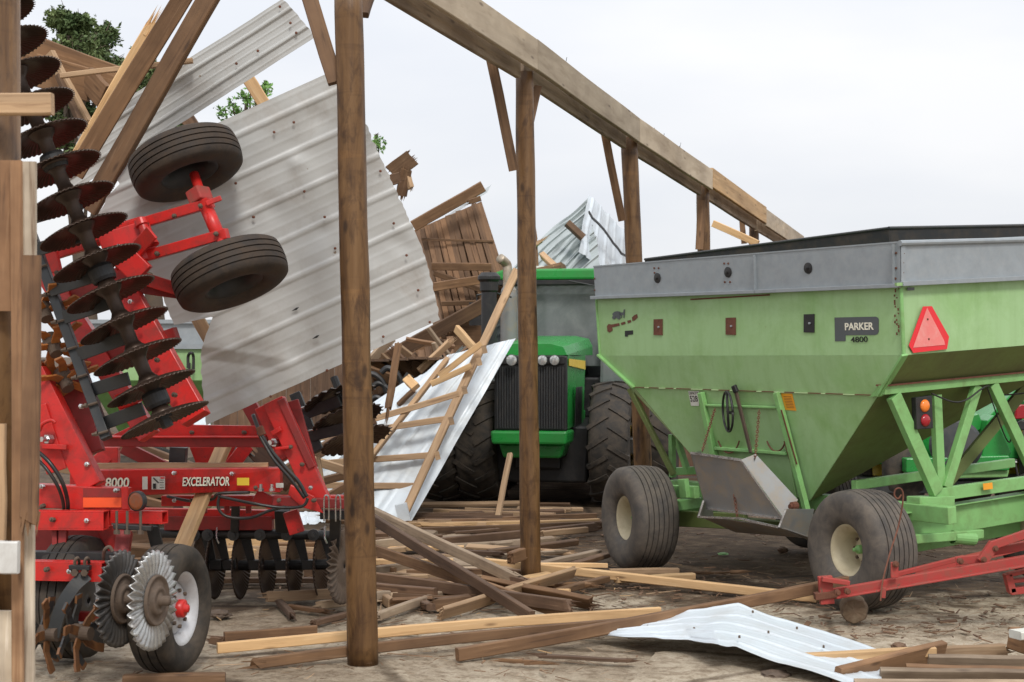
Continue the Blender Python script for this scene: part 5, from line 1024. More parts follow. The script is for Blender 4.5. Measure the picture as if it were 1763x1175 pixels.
# stacks
g = bmesh.new(); b0 = tp(842, 598, 20.1); lathe(g, b0, (0, 0, 1), [(.0, 0), (.098, 0), (.098, .70), (.115, .72), (.118, .83), (.145, .86), (.145, .90), (.10, .95), (0, .955)], 28); obj('intake_stack', g, M['black'], tx, smooth=False, bev=.004)
g = bmesh.new(); b0 = tp(876, 605, 20.6); lathe(g, b0, (0, 0, 1), [(0, 0), (.11, 0), (.11, .72), (.10, .80), (.075, .84), (0, .84)], 28); obj('muffler', g, M['galv_old'], tx)
g = bmesh.new(); tube(g, curve_pts([tp(874, 498, 20.6), tp(874, 470, 20.6), tp(872, 455, 20.6), tp(861, 445, 20.5)], 6), .062, 16); obj('exhaust_pipe', g, paint('heat_stained_pipe', (.42, .36, .28), .45, .5, (.2, .12, .07), .8, 6), tx, smooth=True)
g = bmesh.new(); tube(g, [tp(855, 505, 20.1), tp(880, 512, 20.3)], .012, 6); obj('stack_bracket', g, M['black'], tx)
def lugs(whl, c, ax, Ro, w):
    x, y, z = basis(ax); me = bmesh.new(); n = 19
    for s in (-1, 1):
        for k in range(n):
            a0 = (k + (.5 if s > 0 else 0)) * math.tau / n; P = []
            for i in range(5):
                f = i / 4; h = s * w * (.01 + .47 * f); a = a0 + .20 * f; rad = Ro - .045 - .03 * f * f
                P.append((c + x * h + (y * math.cos(a) + z * math.sin(a)) * rad, (y * math.cos(a) + z * math.sin(a))))
            for (p, u), (q, u2) in zip(P, P[1:]): bar(me, p + u * .005, q + u2 * .005 + (q - p) * .06, .125, .055, u)
    obj('tyre_lugs', me, M['rubber'], whl)
for (px, D, r_) in ((1058, 20.2, 0), (835, 20.6, 0), (1130, 21.0, 1), (770, 20.7, 1)):
    rt_ = .80; wheel(tx, V((W(px, 700, D).x, D, rt_ - .02)), RX if px > 900 else -RX, rt_ - .03, .52, .36, 'yellow', 'rubber', 0, None, lug=lugs, dish=.1)
for s in (-1, 1): wheel(tx, tq(s * 1.05, 3.6, .95), RX * s, .95, .5, .45, 'yellow', 'mudrubber', 0, None, lug=lugs, dish=.1)
fs_ = T('added_shade_slab', 'added slab of dark boards hanging level beside the tractor hood to shade its left tyre', 'shade slab', V((-1.2, 19.3, 0)))  # invented board slab, added at eye height to keep the left tyre dark
for k in range(8): board('shade_board', V((-2.05 + k * .232, 18.9, 1.86 + R.uniform(-.02, .02))), V((-2.05 + k * .232, 25, 1.80)), .225, .03, 'dark', fs_, up=(1, 0, 0))
for k in range(2): board('shade_joist', V((-2.1, 20.5 + 3 * k, 1.78)), V((-.25, 20.5 + 3 * k, 1.78)), .12, .05, 'dark', fs_)
# ---------------- second wagon seen through the harrow ----------------
w2 = T('grain_wagon', 'distant green grain wagon with dark grey sideboard seen through the red harrow wing', 'grain wagon', W(310, 900, 16.6))
def w2p(px, py, D=16.3): return W(px, py, D)
g = bmesh.new(); prism(g, [w2p(150, 553), w2p(375, 553), w2p(375, 598), w2p(150, 598)], (0, .03, 0)); obj('sideboard', g, M['galv'], w2); g = bmesh.new(); prism(g, [w2p(150, 553.0) + V((0, 1.9, 0)), w2p(375, 553) + V((0, 1.9, 0)), w2p(375, 598) + V((0, 1.9, 0)), w2p(150, 598) + V((0, 1.9, 0))], (0, .03, 0)); obj('sideboard', g, M['galv'], w2)
g = bmesh.new(); bar(g, w2p(148, 554, 16.27), w2p(377, 554, 16.27), .04, .03); bar(g, w2p(148, 597, 16.27), w2p(377, 597, 16.27), .05, .03); obj('flange', g, M['galv'], w2)
g = bmesh.new(); a, b_, c, d = w2p(152, 599), w2p(373, 599), w2p(373, 655), w2p(152, 655); k = V((0, 1.9, 0))
quad(g, a, b_, c, d); quad(g, b_, b_ + k, c + k, c); quad(g, a + k, b_ + k, c + k, d + k); quad(g, a, a + k, d + k, d); obj('body', g, M['wagon'], w2, solid=.01)
g = bmesh.new(); e, f_ = w2p(215, 760, 17.0), w2p(320, 760, 17.0)
quad(g, d, c, f_, e); quad(g, c, c + k, f_ + k * .4, f_); quad(g, d, d + k, e + k * .4, e); quad(g, d + k, c + k, f_ + k * .4, e + k * .4); obj('hopper', g, M['olive'], w2, solid=.01)
for px in (299, 329):
    g = bmesh.new(); tube(g, curve_pts([w2p(px - 5, 634, 16.2), w2p(px - 5, 614, 16.2), w2p(px, 608, 16.15), w2p(px + 4, 614, 16.2), w2p(px + 4, 636, 16.2)]), .016, 6); tube(g, [w2p(px - 3, 625, 16.2), w2p(px - 3, 690, 16.2)], .012, 6); obj('tarp_hook', g, M['black'], w2)
for px, dd in ((200, 0), (345, 0), (200, 1.6), (345, 1.6)): wheel(w2, V((w2p(px, 800, 16.4).x, 16.5 + dd, .42)), (0, -1 if dd == 0 else 1, 0), .43, .3, .2, 'cream', 'rubber', 5, None)
g = bmesh.new(); bar(g, V((w2p(180, 0).x, 17.2, .62)), V((w2p(380, 0).x, 17.2, .62)), .14, .5); obj('undercarriage', g, M['olive'], w2)
# ---------------- bright green machine behind the big wagon ----------------
cb = T('combine', 'bright green harvesting machine partly hidden behind the rear truss of the pale green wagon', 'combine', W(1700, 860, 17.2))
def cp(px, py, D=17.0): return W(px, py, D)
def cpl(nm, pts, D=17.0, t=.4, mt='jd', bev=.01, par=cb): g = bmesh.new(); prism(g, [cp(x, y, D) for x, y in pts], (0, t, 0)); return obj(nm, g, M[mt], par, bev=bev)
cpl('rear_panel', [(1690, 790), (1700, 725), (1712, 715), (1742, 780), (1735, 790)], 17.0); cpl('rear_panel', [(1700, 720), (1780, 640), (1800, 640), (1800, 790), (1738, 790)], 17.3, 1.5)
cpl('rear_bumper', [(1560, 790), (1738, 785), (1738, 810), (1560, 814)], 16.8, .6); cpl('bumper_lower', [(1560, 814), (1738, 810), (1735, 822), (1560, 826)], 16.85, .5, 'olive')
cpl('side_panel', [(1545, 740), (1628, 735), (1640, 800), (1560, 800)], 17.2); cpl('side_panel', [(1660, 720), (1685, 712), (1694, 735), (1680, 745)], 17.2); cpl('hood_panel', [(1450, 700), (1560, 690), (1560, 800), (1450, 800)], 17.6, 1.0, 'jd')
cpl('arm', [(1738, 715), (1752, 690), (1768, 690), (1756, 740), (1742, 745)], 16.7, .1); cpl('chassis', [(1500, 830), (1800, 826), (1800, 850), (1500, 850)], 17.0, 1.2, 'slate')
cpl('tail_lamp', [(1750, 700), (1758, 697), (1790, 697), (1790, 720), (1748, 722)], 16.6, .06, 'redlens'); cpl('amber_lamp', [(1760, 682), (1790, 680), (1790, 690), (1760, 690)], 16.6, .05, 'amber'); cpl('warning_sticker', [(1751, 742), (1762, 740), (1757, 756)], 16.65, .02, 'yellow')
cpl('black_box', [(1752, 725), (1790, 724), (1790, 742), (1754, 741)], 16.6, .2, 'black'); cpl('light_bar', [(1720, 793), (1752, 791), (1752, 798), (1720, 799)], 16.5, .04, 'black')
for k in range(4): cpl('bolt', [(1724 + k * 8, 794.5), (1727 + k * 8, 794.5), (1727 + k * 8, 797), (1724 + k * 8, 797)], 16.47, .02, 'label', 0)
g = bmesh.new(); lathe(g, cp(1645, 768, 16.9), (-.2, -1, .2), [(0, 0), (.26, 0), (.28, .05), (.24, .09), (0, .1)], 32); obj('grey_cover', g, M['slate'], cb)
g = bmesh.new(); tube(g, curve_pts([cp(1748, 800, 16.4), cp(1752, 830, 16.4), cp(1735, 850, 16.4), cp(1715, 842, 16.4)]), .012, 6); obj('cable', g, M['hose'], cb)
for px, dd in ((1560, 0), (1800, 0), (1560, 2.4), (1800, 2.4)): wheel(cb, V((cp(px, 800).x, 17.6 + dd, .62)), (-1 if px < 1700 else 1, 0, 0), .64, .45, .3, 'yellow', 'rubber', 0, None, lug=None)
# a half hidden implement under the tilted boards: beacon lamp on a post, hooked tines
im = T('cultivator', 'dark cultivator with hooked tines under the fallen board panel by the near pole', 'cultivator', W(680, 820, 19))
def ip(px, py, D=18.8): return W(px, py, D)
for k, (px, py) in enumerate(((640, 650), (652, 666), (648, 690), (668, 640))):
    g = bmesh.new(); tube(g, curve_pts([ip(px + 26, py + 26), ip(px + 16, py + 4), ip(px, py - 6), ip(px - 12, py + 2)]), .035, 8); obj('tine', g, M['black'], im)
g = bmesh.new(); bar(g, ip(678, 690), ip(706, 645), .10, .1, (1, 0, 0)); bar(g, ip(640, 735), ip(700, 690), .09, .09); bar(g, ip(640, 760), ip(640, 830), .09, .09, (1, 0, 0)); bar(g, ip(700, 700), ip(702, 835), .09, .09, (1, 0, 0)); obj('frame', g, M['slate'], im)
bc = T('beacon_lamp', 'small round orange warning lamp with a yellow bracket before the fallen board panel', 'lamp', ip(757, 640, 20.6))
g = bmesh.new(); lathe(g, ip(755, 604, 20.6), (-.2, -1, 0), [(0, -.06), (.06, -.05), (.062, 0)], 20); bar(g, ip(760, 612, 20.7), ip(772, 665, 20.7), .05, .05, (1, 0, 0)); obj('lamp_housing', g, M['black'], bc); obj('lamp_lens', LATHE(ip(755, 604, 20.6), (-.2, -1, 0), [(.055, 0), (.05, .03), (.03, .05), (0, .056)], 20), M['amber'], bc, smooth=True)
obj('lamp_bracket', PRISM([ip(748, 617, 20.5), ip(754, 612, 20.5), ip(762, 620, 20.5), ip(757, 625, 20.5)], (0, .03, 0)), M['yellow'], bc)
# dark shed wall added far behind to stand in for shadow under the machines
sh = T('added_shed_wall', 'dark brown timber shed wall added far behind to darken the gaps below tractor and wagons', 'shed', V((1.0, 24.8, 0)))
for k in range(40):
    x0 = -4.5 + k * .38; board('shed_board', V((x0, 24.8 + R.uniform(-.02, .02), 0)), V((x0, 24.8, 1.86 + R.uniform(-.1, .03))), .37, .03, 'dark', sh, up=(1, 0, 0))
# ---------------- red implement hitch ----------------
ht = T('implement_hitch', 'worn red A-frame hitch resting on a log end before the green wagon', 'implement hitch', G(1470, 1072))
def hb(nm, a, Da, b_, Db, wpx, t=.06, mt='oldred', up=(0, 0, 1)): g = bmesh.new(); bar(g, W(*a, Da), W(*b_, Db), wpx / F * Da, t, up); return obj(nm, g, M[mt], ht, bev=.004)
hb('tongue_beam', (1432, 1023), 11.15, (1800, 959), 10.9, 17, .07); hb('tongue_flange', (1440, 1029), 11.1, (1800, 968), 10.85, 3, .09); hb('upper_beam', (1540, 990), 11.35, (1660, 960), 11.3, 8, .05); hb('far_beam', (1560, 990), 11.7, (1800, 930), 12.2, 14, .06)
hb('pivot_link', (1645, 966), 11.1, (1692, 962), 11.05, 14, .05); hb('pivot_link', (1690, 968), 11.0, (1712, 936), 11.0, 18, .05); hb('link_arm', (1706, 940), 11.0, (1800, 908), 10.95, 14, .05); hb('link_arm', (1706, 950), 11.1, (1800, 934), 11.05, 14, .05)
hb('upright_lug', (1540, 968), 11.0, (1540, 995), 11.0, 13, .02, up=(1, 0, 0)); hb('upright_lug', (1522, 1012), 11.0, (1520, 1030), 11.0, 8, .02, up=(1, 0, 0))
for q in ((1541, 971), (1692, 963), (1652, 966), (1712, 944), (1441, 1020), (1458, 1018)): obj('pin', LATHE(W(*q, 11.0), (0, -1, 0), [(0, 0), (.022, 0), (.022, .03), (.012, .032), (.012, .05), (0, .05)], 10), M['rust'], ht)
hb('clevis', (1402, 1027), 11.1, (1440, 1022), 11.1, 12, .08, 'rust'); hb('clevis_plate', (1420, 992), 11.1, (1424, 1040), 11.1, 24, .05, up=(1, 0, 0)); hb('clevis_plate', (1415, 997), 11.05, (1462, 1004), 11.05, 8, .06, 'oldred')
ro = T('red_implement', 'corner of a dull red steel implement at the right edge near the hitch', 'farm implement', G(1770, 1040))
for a, b_, w_ in (((1735, 990), (1800, 975), 6), ((1734, 988), (1742, 1020), 12), ((1738, 1018), (1800, 1010), 12), ((1742, 1000), (1800, 995), 6)): g = bmesh.new(); bar(g, W(*a, 11.0), W(*b_, 11.0), w_ / F * 11, .08, (.2, 0, 1) if abs(a[1] - b_[1]) < 20 else (1, 0, 0)); obj('frame_member', g, M['oldred'], ro, bev=.004)
lg = bmesh.new(); c = G(1471, 1070, .0); c.z = .088
lathe(lg, c - V((.02, .10, 0)), (.15, 1, .05), [(0, -.012), (.05, -.006), (.082, 0), (.092, .02), (.098, .09), (.092, .18), (.085, .22), (0, .23)], 40, lambda i, a: (.010 * noise.noise(V((math.cos(a) * 2.5, math.sin(a) * 2.5, i * .6))) * (i > 0), .006 * noise.noise(V((math.cos(a) * 3, math.sin(a) * 3, 4 + i)))))
lgo = obj('log_block', lg, M['log'], None, loc=G(1471, 1072)); tag(lgo, 'short round log end propping up the red hitch', 'log')
wl = obj('wire_hook', TUBE(curve_pts([W(1516, 1035, 10.95), W(1520, 1000, 11.0), W(1533, 950, 11.1), (W(1547, 905, 11.2)), W(1555, 858, 11.2), W(1551, 842, 11.2), W(1542, 843, 11.2), W(1540, 853, 11.2), W(1546, 859, 11.2), W(1552, 852, 11.2)], 8), .006, 6), M['rust'], None, loc=W(1516, 1035, 10.95)); tag(wl, 'thin rusty rod with looped end standing up before the wagon tyre', 'rod')
# ---------------- lumber on the yard ----------------
GP = 'boards lying scattered on the yard'
def gp(x0, y0, z0, x1, y1, z1, w, t, mt, label, name='board', cat='board', up=(0, 0, 1), bA=0, bB=0, bow=0.0, D0=None, D1=None):
    A = W(x0, y0, D0) if D0 else G(x0, y0, z0); B = W(x1, y1, D1) if D1 else G(x1, y1, z1)
    return board(name, A, B, w, t, mt, None, up=up, bA=bA, bB=bB, bow=bow, label=label, cat=cat, group=GP)
S4 = (.089, .038); F4 = (.038, .089)                                       # on edge / flat two by four
# long front timbers
gp(374, 1116, .05, 1136, 1053, .10, .066, .045, 'new', 'long yellow plank, frontmost in length, running under the near pole foot to the right', 'long_plank', 'plank', bow=.02)
gp(430, 1143, .03, 1160, 1066, .09, .066, .045, 'brown', 'long brown plank just in front of the long yellow one at the near pole', 'long_plank', 'plank', bA=.8, bow=.03)
gp(787, 1127, .03, 1458, 1001, .27, .082, .05, 'brown', 'long brown timber rising to rest on the red hitch clevis', 'long_timber', 'timber', bow=-.02)
gp(828, 967, .10, 1408, 1030, .03, .07, .06, 'new', 'long yellow timber running from the second pole towards the red hitch', 'long_timber', 'timber')
gp(386, 1102, .03, 545, 1090, .03, .10, .04, 'brown', 'short dark board lying behind the left end of the long yellow plank', up=(0, 0, 1)); gp(362, 1102, .02, 392, 1106, .02, .05, .04, 'dark', 'reddish broken stub at the left tip of the short dark board', 'stub', 'board stub', bB=1, bA=1)
gp(212, 1170, .03, 388, 1166, .03, .05, .08, 'brown', 'board at the bottom edge under the silver wheel of the red harrow'); gp(480, 1036, .03, 505, 1062, .02, .05, .05, 'dark', 'short blackish broken stick under the harrow discs', 'broken_stick', 'stick', bA=.6, bB=.8)
gp(495, 1044, .03, 566, 1054, .02, .03, .05, 'brown', 'thin splintered board beside the blackish stick under the discs', 'splintered_board', 'board', bA=.6, bB=.8); gp(538, 1074, .02, 598, 1058, .02, .04, .05, 'dark', 'dark plank end left of the near pole foot', 'broken_stick', 'stick', bA=.6)
gp(918, 1129, .02, 1092, 1138, .02, .02, .05, 'dark', 'thin dark splintered stick in the foreground left of the sheet', 'thin_stick', 'stick', bA=.7, bB=.4); gp(868, 1138, .015, 936, 1141, .015, .02, .03, 'brown', 'small splinter lying before the long brown timber end', 'splinter', 'splinter', bA=1, bB=1)
gp(683, 1079, .01, 706, 1078, .01, .01, .03, 'brown', 'tiny brown chip on the bare concrete beside the near pole', 'splinter', 'splinter', bA=.5, bB=.5)
# pile, big pieces
gp(636, 890, .5, 916, 1062, .04, .085, .05, 'dark', 'long dark purplish timber slanting down across the whole lumber pile', 'long_timber', 'timber', D0=13.3)
gp(640, 881, .5, 898, 1003, .10, .09, .05, 'grey', 'grey cracked plank leaning across the pile just behind the dark slanting timber', 'cracked_plank', 'plank', D0=14.2, bB=1)
gp(640, 945, .3, 980, 1060, .03, .085, .04, 'brown', 'long greyish brown plank crossing under the dark timber at the pile front', 'plank', 'plank', bB=.8); gp(636, 994, .12, 985, 1044, .10, .09, .05, 'dark', 'long dark board running level through the pile front to the right', bB=.7)
gp(758, 1057, .05, 988, 985, .14, .10, .04, 'tan', 'pale split plank with rough grain crossing the front of the pile', 'split_plank', 'plank', up=(0, -.7, .7), bA=.3, bB=.3); gp(648, 1062, .04, 762, 1023, .06, .06, .05, 'grey', 'grey board lying low at the left front of the pile', bA=.3)
gp(640, 1010, .05, 745, 1018, .06, .05, .06, 'grey', 'short grey board low at the pile left edge', bB=.6); gp(738, 1042, .05, 810, 1034, .06, .09, .08, 'brown', 'chunky splintered block on the ground inside the pile front', 'wood_block', 'wood block', bA=.8, bB=.6); gp(722, 1036, .04, 742, 1046, .04, .05, .07, 'dark', 'dark broken knot block beside the chunky splintered block', 'wood_block', 'wood block', bA=.9)
gp(650, 1022, .05, 674, 1040, .03, .08, .05, 'tan', 'small pale block at the left end of the pile', 'wood_block', 'wood block'); gp(640, 1026, .07, 672, 1024, .07, .06, .05, 'grey', 'pale sawn board end just above the small pale block', bB=.1)
gp(834, 1003, .12, 1025, 1040, .03, .15, .04, 'brown', 'broad brown board with splintered right end near the second pole foot', 'broad_board', 'board', up=(0, -.8, .6), bB=1.2); gp(835, 985, .12, 920, 1004, .12, .04, .06, 'dark', 'orange brown splintered strip in front of the second pole', bB=1); gp(960, 1019, .04, 1044, 997, .05, .05, .07, 'brown', 'short brown plank pointing right beside the second pole foot')
gp(930, 972, .04, 1030, 950, .08, .04, .09, 'grey', 'grey board right of the second pole lying towards the left wagon wheel'); gp(990, 972, .05, 1044, 956, .06, .04, .09, 'brown', 'brown board tip just in front of the left wagon wheel'); gp(930, 973, .06, 1046, 974, .05, .04, .05, 'new', 'thin yellow board right of the second pole foot')
gp(1050, 985, .04, 1168, 983, .04, .05, .08, 'tan', 'yellowish board in front of the left wagon tyre, the rear one of two'); gp(1060, 999, .04, 1194, 992, .04, .05, .08, 'new', 'yellowish board in front of the left wagon tyre, the front one of two'); gp(1200, 987, .02, 1280, 985, .02, .015, .05, 'brown', 'thin bark strip on the mud between the wagon wheels', 'bark_strip', 'bark', bA=1, bB=1)
gp(878, 962, .25, 902, 935 + 18, .36, .10, .06, 'brown', 'short broken block leaning on the second pole foot', 'wood_block', 'wood block', bA=.3, bB=.3, D0=12.9, D1=13.1)
for i, (x0, y0, x1, y1, w_, t_, mt, lb_) in enumerate([
    (640, 905, 896, 901, .05, .09, 'new', 'yellow board, rearmost of the pile, left of the second pole'), (862, 897, 1030, 890, .09, .05, 'brown', 'brown board, rearmost of the pile, right of the second pole'),
    (926, 901, 1030, 897, .05, .08, 'new', 'yellow board just before the rearmost brown board by the left wagon wheel'), (700, 917, 1032, 905, .09, .05, 'brown', 'long brown board in the back row of the pile passing the second pole'),
    (745, 936, 1030, 907, .09, .06, 'dark', 'long dark timber slanting slightly in the back row passing behind the second pole'), (930, 920, 1010, 912, .06, .06, 'tan', 'short sawn board by the second pole in the back row'),
    (640, 925, 730, 915, .08, .05, 'grey', 'grey plank end in the back row at the left'), (640, 942, 720, 934, .12, .05, 'grey', 'broad grey plank under the slanting timbers in the back row'),
    (640, 968, 780, 968, .05, .09, 'new', 'yellow plank half buried in the middle of the pile'), (690, 975, 790, 955, .08, .04, 'dark', 'dark plank crossing the buried yellow plank'),
    (650, 950, 700, 946, .05, .06, 'tan', 'orange brown stub near the left middle of the pile'), (640, 983, 720, 974, .07, .06, 'grey', 'weathered plank end below the buried yellow plank'),
    (700, 992, 830, 990, .11, .05, 'brown', 'broad brown plank in the middle of the pile'), (790, 950, 868, 954, .04, .06, 'dark', 'dark splintered strip beside the second pole in the pile'),
    (640, 1010, 750, 1020, .06, .06, 'dark', 'dark plank low in the pile front'), (455, 1028, 590, 1022, .08, .04, 'tan', 'pale board behind the harrow discs'),
    (600, 905, 640, 925, .09, .05, 'grey', 'grey plank beside the near pole in the back row'), (560, 985, 640, 975, .09, .05, 'brown', 'brown board under the rear harrow discs'),
    (640, 932, 760, 926, .06, .07, 'brown', 'reddish brown board in the back row left of the second pole'), (780, 918, 860, 912, .03, .05, 'dark', 'thin dark splintered strip atop the back row boards')]):
    gp(x0, y0, .06 + .02 * (i % 3), x1, y1, .06 + .02 * (i % 3), w_, t_, mt, lb_, bA=(.5 if i % 2 else 0), bB=(.6 if i % 3 == 1 else 0))
# filler pieces that nothing tells apart
rf = random.Random(31)
ORD = 'first second third fourth fifth sixth seventh eighth ninth tenth eleventh twelfth thirteenth fourteenth fifteenth sixteenth seventeenth eighteenth nineteenth twentieth'.split()
ORD += ['twenty-' + w_ for w_ in ORD[:9]] + ['thirtieth'] + ['thirty-' + w_ for w_ in ORD[:9]] + ['fortieth'] + ['forty-' + w_ for w_ in ORD[:9]] + ['fiftieth'] + ['fifty-' + w_ for w_ in ORD[:9]] + ['sixtieth']
COLW = {'brown': 'brown', 'grey': 'greyish', 'dark': 'dark brown', 'tan': 'tan', 'new': 'pale yellow', 'siding': 'reddish brown'}
def relabel(lst, tail):                              # lst: (px, mat, length, object)
    for i, (px, mt, l, o) in enumerate(sorted(lst, key=lambda q: q[0])):
        o['label'] = f"{'short' if l < .55 else 'long' if l > 1.0 else 'plain'} {COLW[mt]} board, {ORD[i]} from the left {tail}".replace('medium ', '')
LST = []
for i in range(58):
    cx_ = rf.uniform(650, 940); cy_ = rf.uniform(900, 1035); p = G(cx_, cy_, .04 + .02 * rf.random()); a = rf.choice([rf.uniform(-.3, .3), rf.uniform(.3, .9), rf.uniform(-.9, -.4)]); l = rf.uniform(.25, 1.3) * rf.uniform(.6, 1.2); d = V((math.cos(a), math.sin(a), rf.uniform(-.04, .04)))
    ob_ = board('buried_board', p - d * l / 2, p + d * l / 2, rf.choice([.025, .04, .06]), rf.choice([.04, .09, .06]), (mt := rf.choice(['brown', 'grey', 'tan', 'tan', 'new', 'grey', 'grey', 'brown'])), None, up=(rf.uniform(-.4, .4), rf.uniform(-.4, .4), 1), bA=rf.choice([0, .6]), bB=rf.choice([0, .8]),
          label='short weathered board piece buried among the longer boards of the pile', cat='board', group='board pieces buried in the lumber pile'); LST.append((cx_, mt, l, ob_))
relabel(LST, 'among the pieces buried in the pile')
LST = []
for i in range(22):
    cx_ = rf.uniform(700, 1040); cy_ = rf.uniform(868, 905); p = G(cx_, cy_, .04 + .03 * rf.random()); a = rf.uniform(-.35, .35); l = rf.uniform(.5, 1.6); d = V((math.cos(a), math.sin(a), 0))
    ob_ = board('rear_board', p - d * l / 2, p + d * l / 2, rf.choice([.04, .09]), rf.choice([.04, .09]), (mt := rf.choice(['brown', 'dark', 'dark', 'tan'])), None, up=(rf.uniform(-.3, .3), rf.uniform(-.3, .3), 1),
          label='broken board lying in the dim row of lumber before the green tractor', cat='board', group='boards lying before the tractor'); LST.append((cx_, mt, l, ob_))
relabel(LST, 'in the row before the tractor')
LST = []
for i in range(26):
    cx_ = rf.uniform(230, 600); cy_ = rf.uniform(885, 1010); p = G(cx_, cy_, .04 + .02 * rf.random()); a = rf.uniform(-.6, .6); l = rf.uniform(.5, 1.5); d = V((math.cos(a), math.sin(a), 0))
    ob_ = board('board_behind_harrow', p - d * l / 2, p + d * l / 2, rf.choice([.04, .09, .14]), rf.choice([.04, .09]), (mt := rf.choice(['brown', 'grey', 'tan', 'new', 'brown', 'dark'])), None, up=(rf.uniform(-.4, .4), rf.uniform(-.4, .4), 1), bA=rf.choice([0, .6]),
          label='board lying in the litter on the ground behind the red harrow discs', cat='board', group='boards lying behind the harrow'); LST.append((cx_, mt, l, ob_))
relabel(LST, 'on the ground behind the harrow')
LST = []
for i in range(16):
    cx_ = rf.uniform(180, 620); cy_ = rf.uniform(760, 870); D = rf.uniform(14, 17.5); a = rf.uniform(-.8, .8); l = rf.uniform(.6, 1.6); d = V((math.cos(a), .2, math.sin(a) * .7)); p = W(cx_, cy_, D)
    ob_ = board('heaped_board', p - d * l / 2, p + d * l / 2, rf.choice([.09, .14, .2]), .045, (mt := rf.choice(['brown', 'grey', 'tan', 'siding', 'dark'])), None, up=(0, -.3, 1), bA=rf.choice([0, .6]),
          label='board of the heaped wreckage seen in the gaps of the red harrow frame', cat='board', group='heaped wreckage boards behind the harrow'); LST.append((cx_, mt, l, ob_))
relabel(LST, 'of those seen through the harrow frame')
LST = []
for i in range(18):
    cx_ = rf.uniform(640, 775); cy_ = rf.uniform(575, 720) + (cx_ < 700) * 20; D = rf.uniform(18.9, 20.6); a = rf.uniform(-1.3, 1.5); l = rf.uniform(.4, 1.2); d = V((math.cos(a), .2, math.sin(a))); p = W(cx_, cy_, D)
    ob_ = board('jumbled_board', p - d * l / 2, p + d * l / 2, rf.choice([.05, .09, .14]), .045, (mt := rf.choice(['brown', 'grey', 'tan', 'siding', 'dark'])), None, up=(0, -.6, 1), bA=rf.choice([0, .7]), bB=rf.choice([0, .7]),
          label='x', cat='board', group='jumbled boards between sheet and leaning panel'); LST.append((cx_, mt, l, ob_))
relabel(LST, 'in the jumble under the sheet')
# singular leaning pieces
st('leaning_board', (316, 942), 10.9, (356, 868), 11.0, 30, .05, 'new', 'yellow board leaning up from the harrow tyre, through the toolbar', 'board', up=(1, 0, 0)) if 0 else None
st('leaning_board', (312, 945), 10.7, (345, 852), 10.95, 28, .045, 'new', 'lower half of a yellow board leaning in front of the red harrow frame below the lettering', 'board', up=(1, 0, .4)) if 0 else None
st('leaning_board', (311, 946), 10.75, (386, 766), 11.75, 29, .05, 'new', 'yellow board leaning up through the red harrow frame beside the white lettering', 'board', up=(1, 0, .4))
st('level_board', (150, 803), 11.35, (462, 802), 11.35, 11, .04, 'tan', 'thin level board lying along the top of the lettered red toolbar', 'board', up=(0, 0, 1))
st('brown_plank', (438, 775), 11.9, (500, 835), 11.7, 30, .05, 'dark', 'dark plank stuck between the right fold arm and the lettered toolbar', 'plank', up=(1, 0, .6), bA=.6)
st('hanging_splinter', (686, 592), 12.4, (667, 712), 12.3, 12, .035, 'brown', 'long pointed splinter hanging below the right edge of the big sheet', 'splinter', bB=1.4)
st('leaning_lath', (878, 782), 18.6, (856, 895), 17.9, 9, .05, 'tan', 'thin pale lath leaning before the tractor left of the second pole', 'lath')
st('hanging_lath', (548, 785), 11.9, (560, 865), 11.7, 6, .03, 'tan', 'thin orange brown lath hanging between harrow arm and near pole', 'lath', bB=.6)
st('board_stub', (700, 652), 18.2, (716, 668), 18.1, 16, .08, 'new', 'pale stub end beside the dark hooked tines', 'board stub')
st('board_stub', (686, 697), 18.2, (712, 672), 18.1, 8, .05, 'brown', 'thin brown board below the pale stub beside the hooked tines', 'board stub')
st('grey_lath', (560, 880), 13.5, (585, 880), 13.5, 20, .05, 'tan', 'pale splintered board end between harrow arm and near pole', 'board stub', bA=.8, up=(0, -.3, 1))
# fallen truss frame at the lower right
tf = T('fallen_truss', 'fallen weathered truss frame with four rails in the bottom right corner', 'truss frame', G(1600, 1150))
def tb_(a, za, b_, zb_, w_, t_, mt): board('truss_member', G(*a, za), G(*b_, zb_), w_, t_, mt, tf, up=(0, -.4, 1))
tb_((1441, 1166), .05, (1622, 1119), .09, .12, .05, 'brown'); tb_((1598, 1139), .08, (1790, 1142), .08, .085, .04, 'grey'); tb_((1560, 1150), .06, (1790, 1156), .06, .04, .04, 'brown'); tb_((1515, 1162), .05, (1790, 1166), .05, .085, .04, 'grey'); tb_((1470, 1182), .04, (1790, 1184), .04, .085, .04, 'grey')
gp(1374, 1134, .07, 1610, 1122, .10, .06, .06, 'new', 'yellow board with knots lying on the white sheet at lower right', bB=0); gp(1600, 1125, .06, 1736, 1118, .06, .07, .06, 'tan', 'tan board continuing right of the yellow one towards the edge', bB=.4)
gp(1738, 1096, .14, 1780, 1110, .12, .14, .08, 'brown', 'brown block with rough end at the right edge', 'wood_block', 'wood block', bA=.5); gp(1748, 1093, .2, 1790, 1090, .2, .05, .12, M['label'], 'white painted board end on the brown block at the right edge', 'painted_board', 'board')
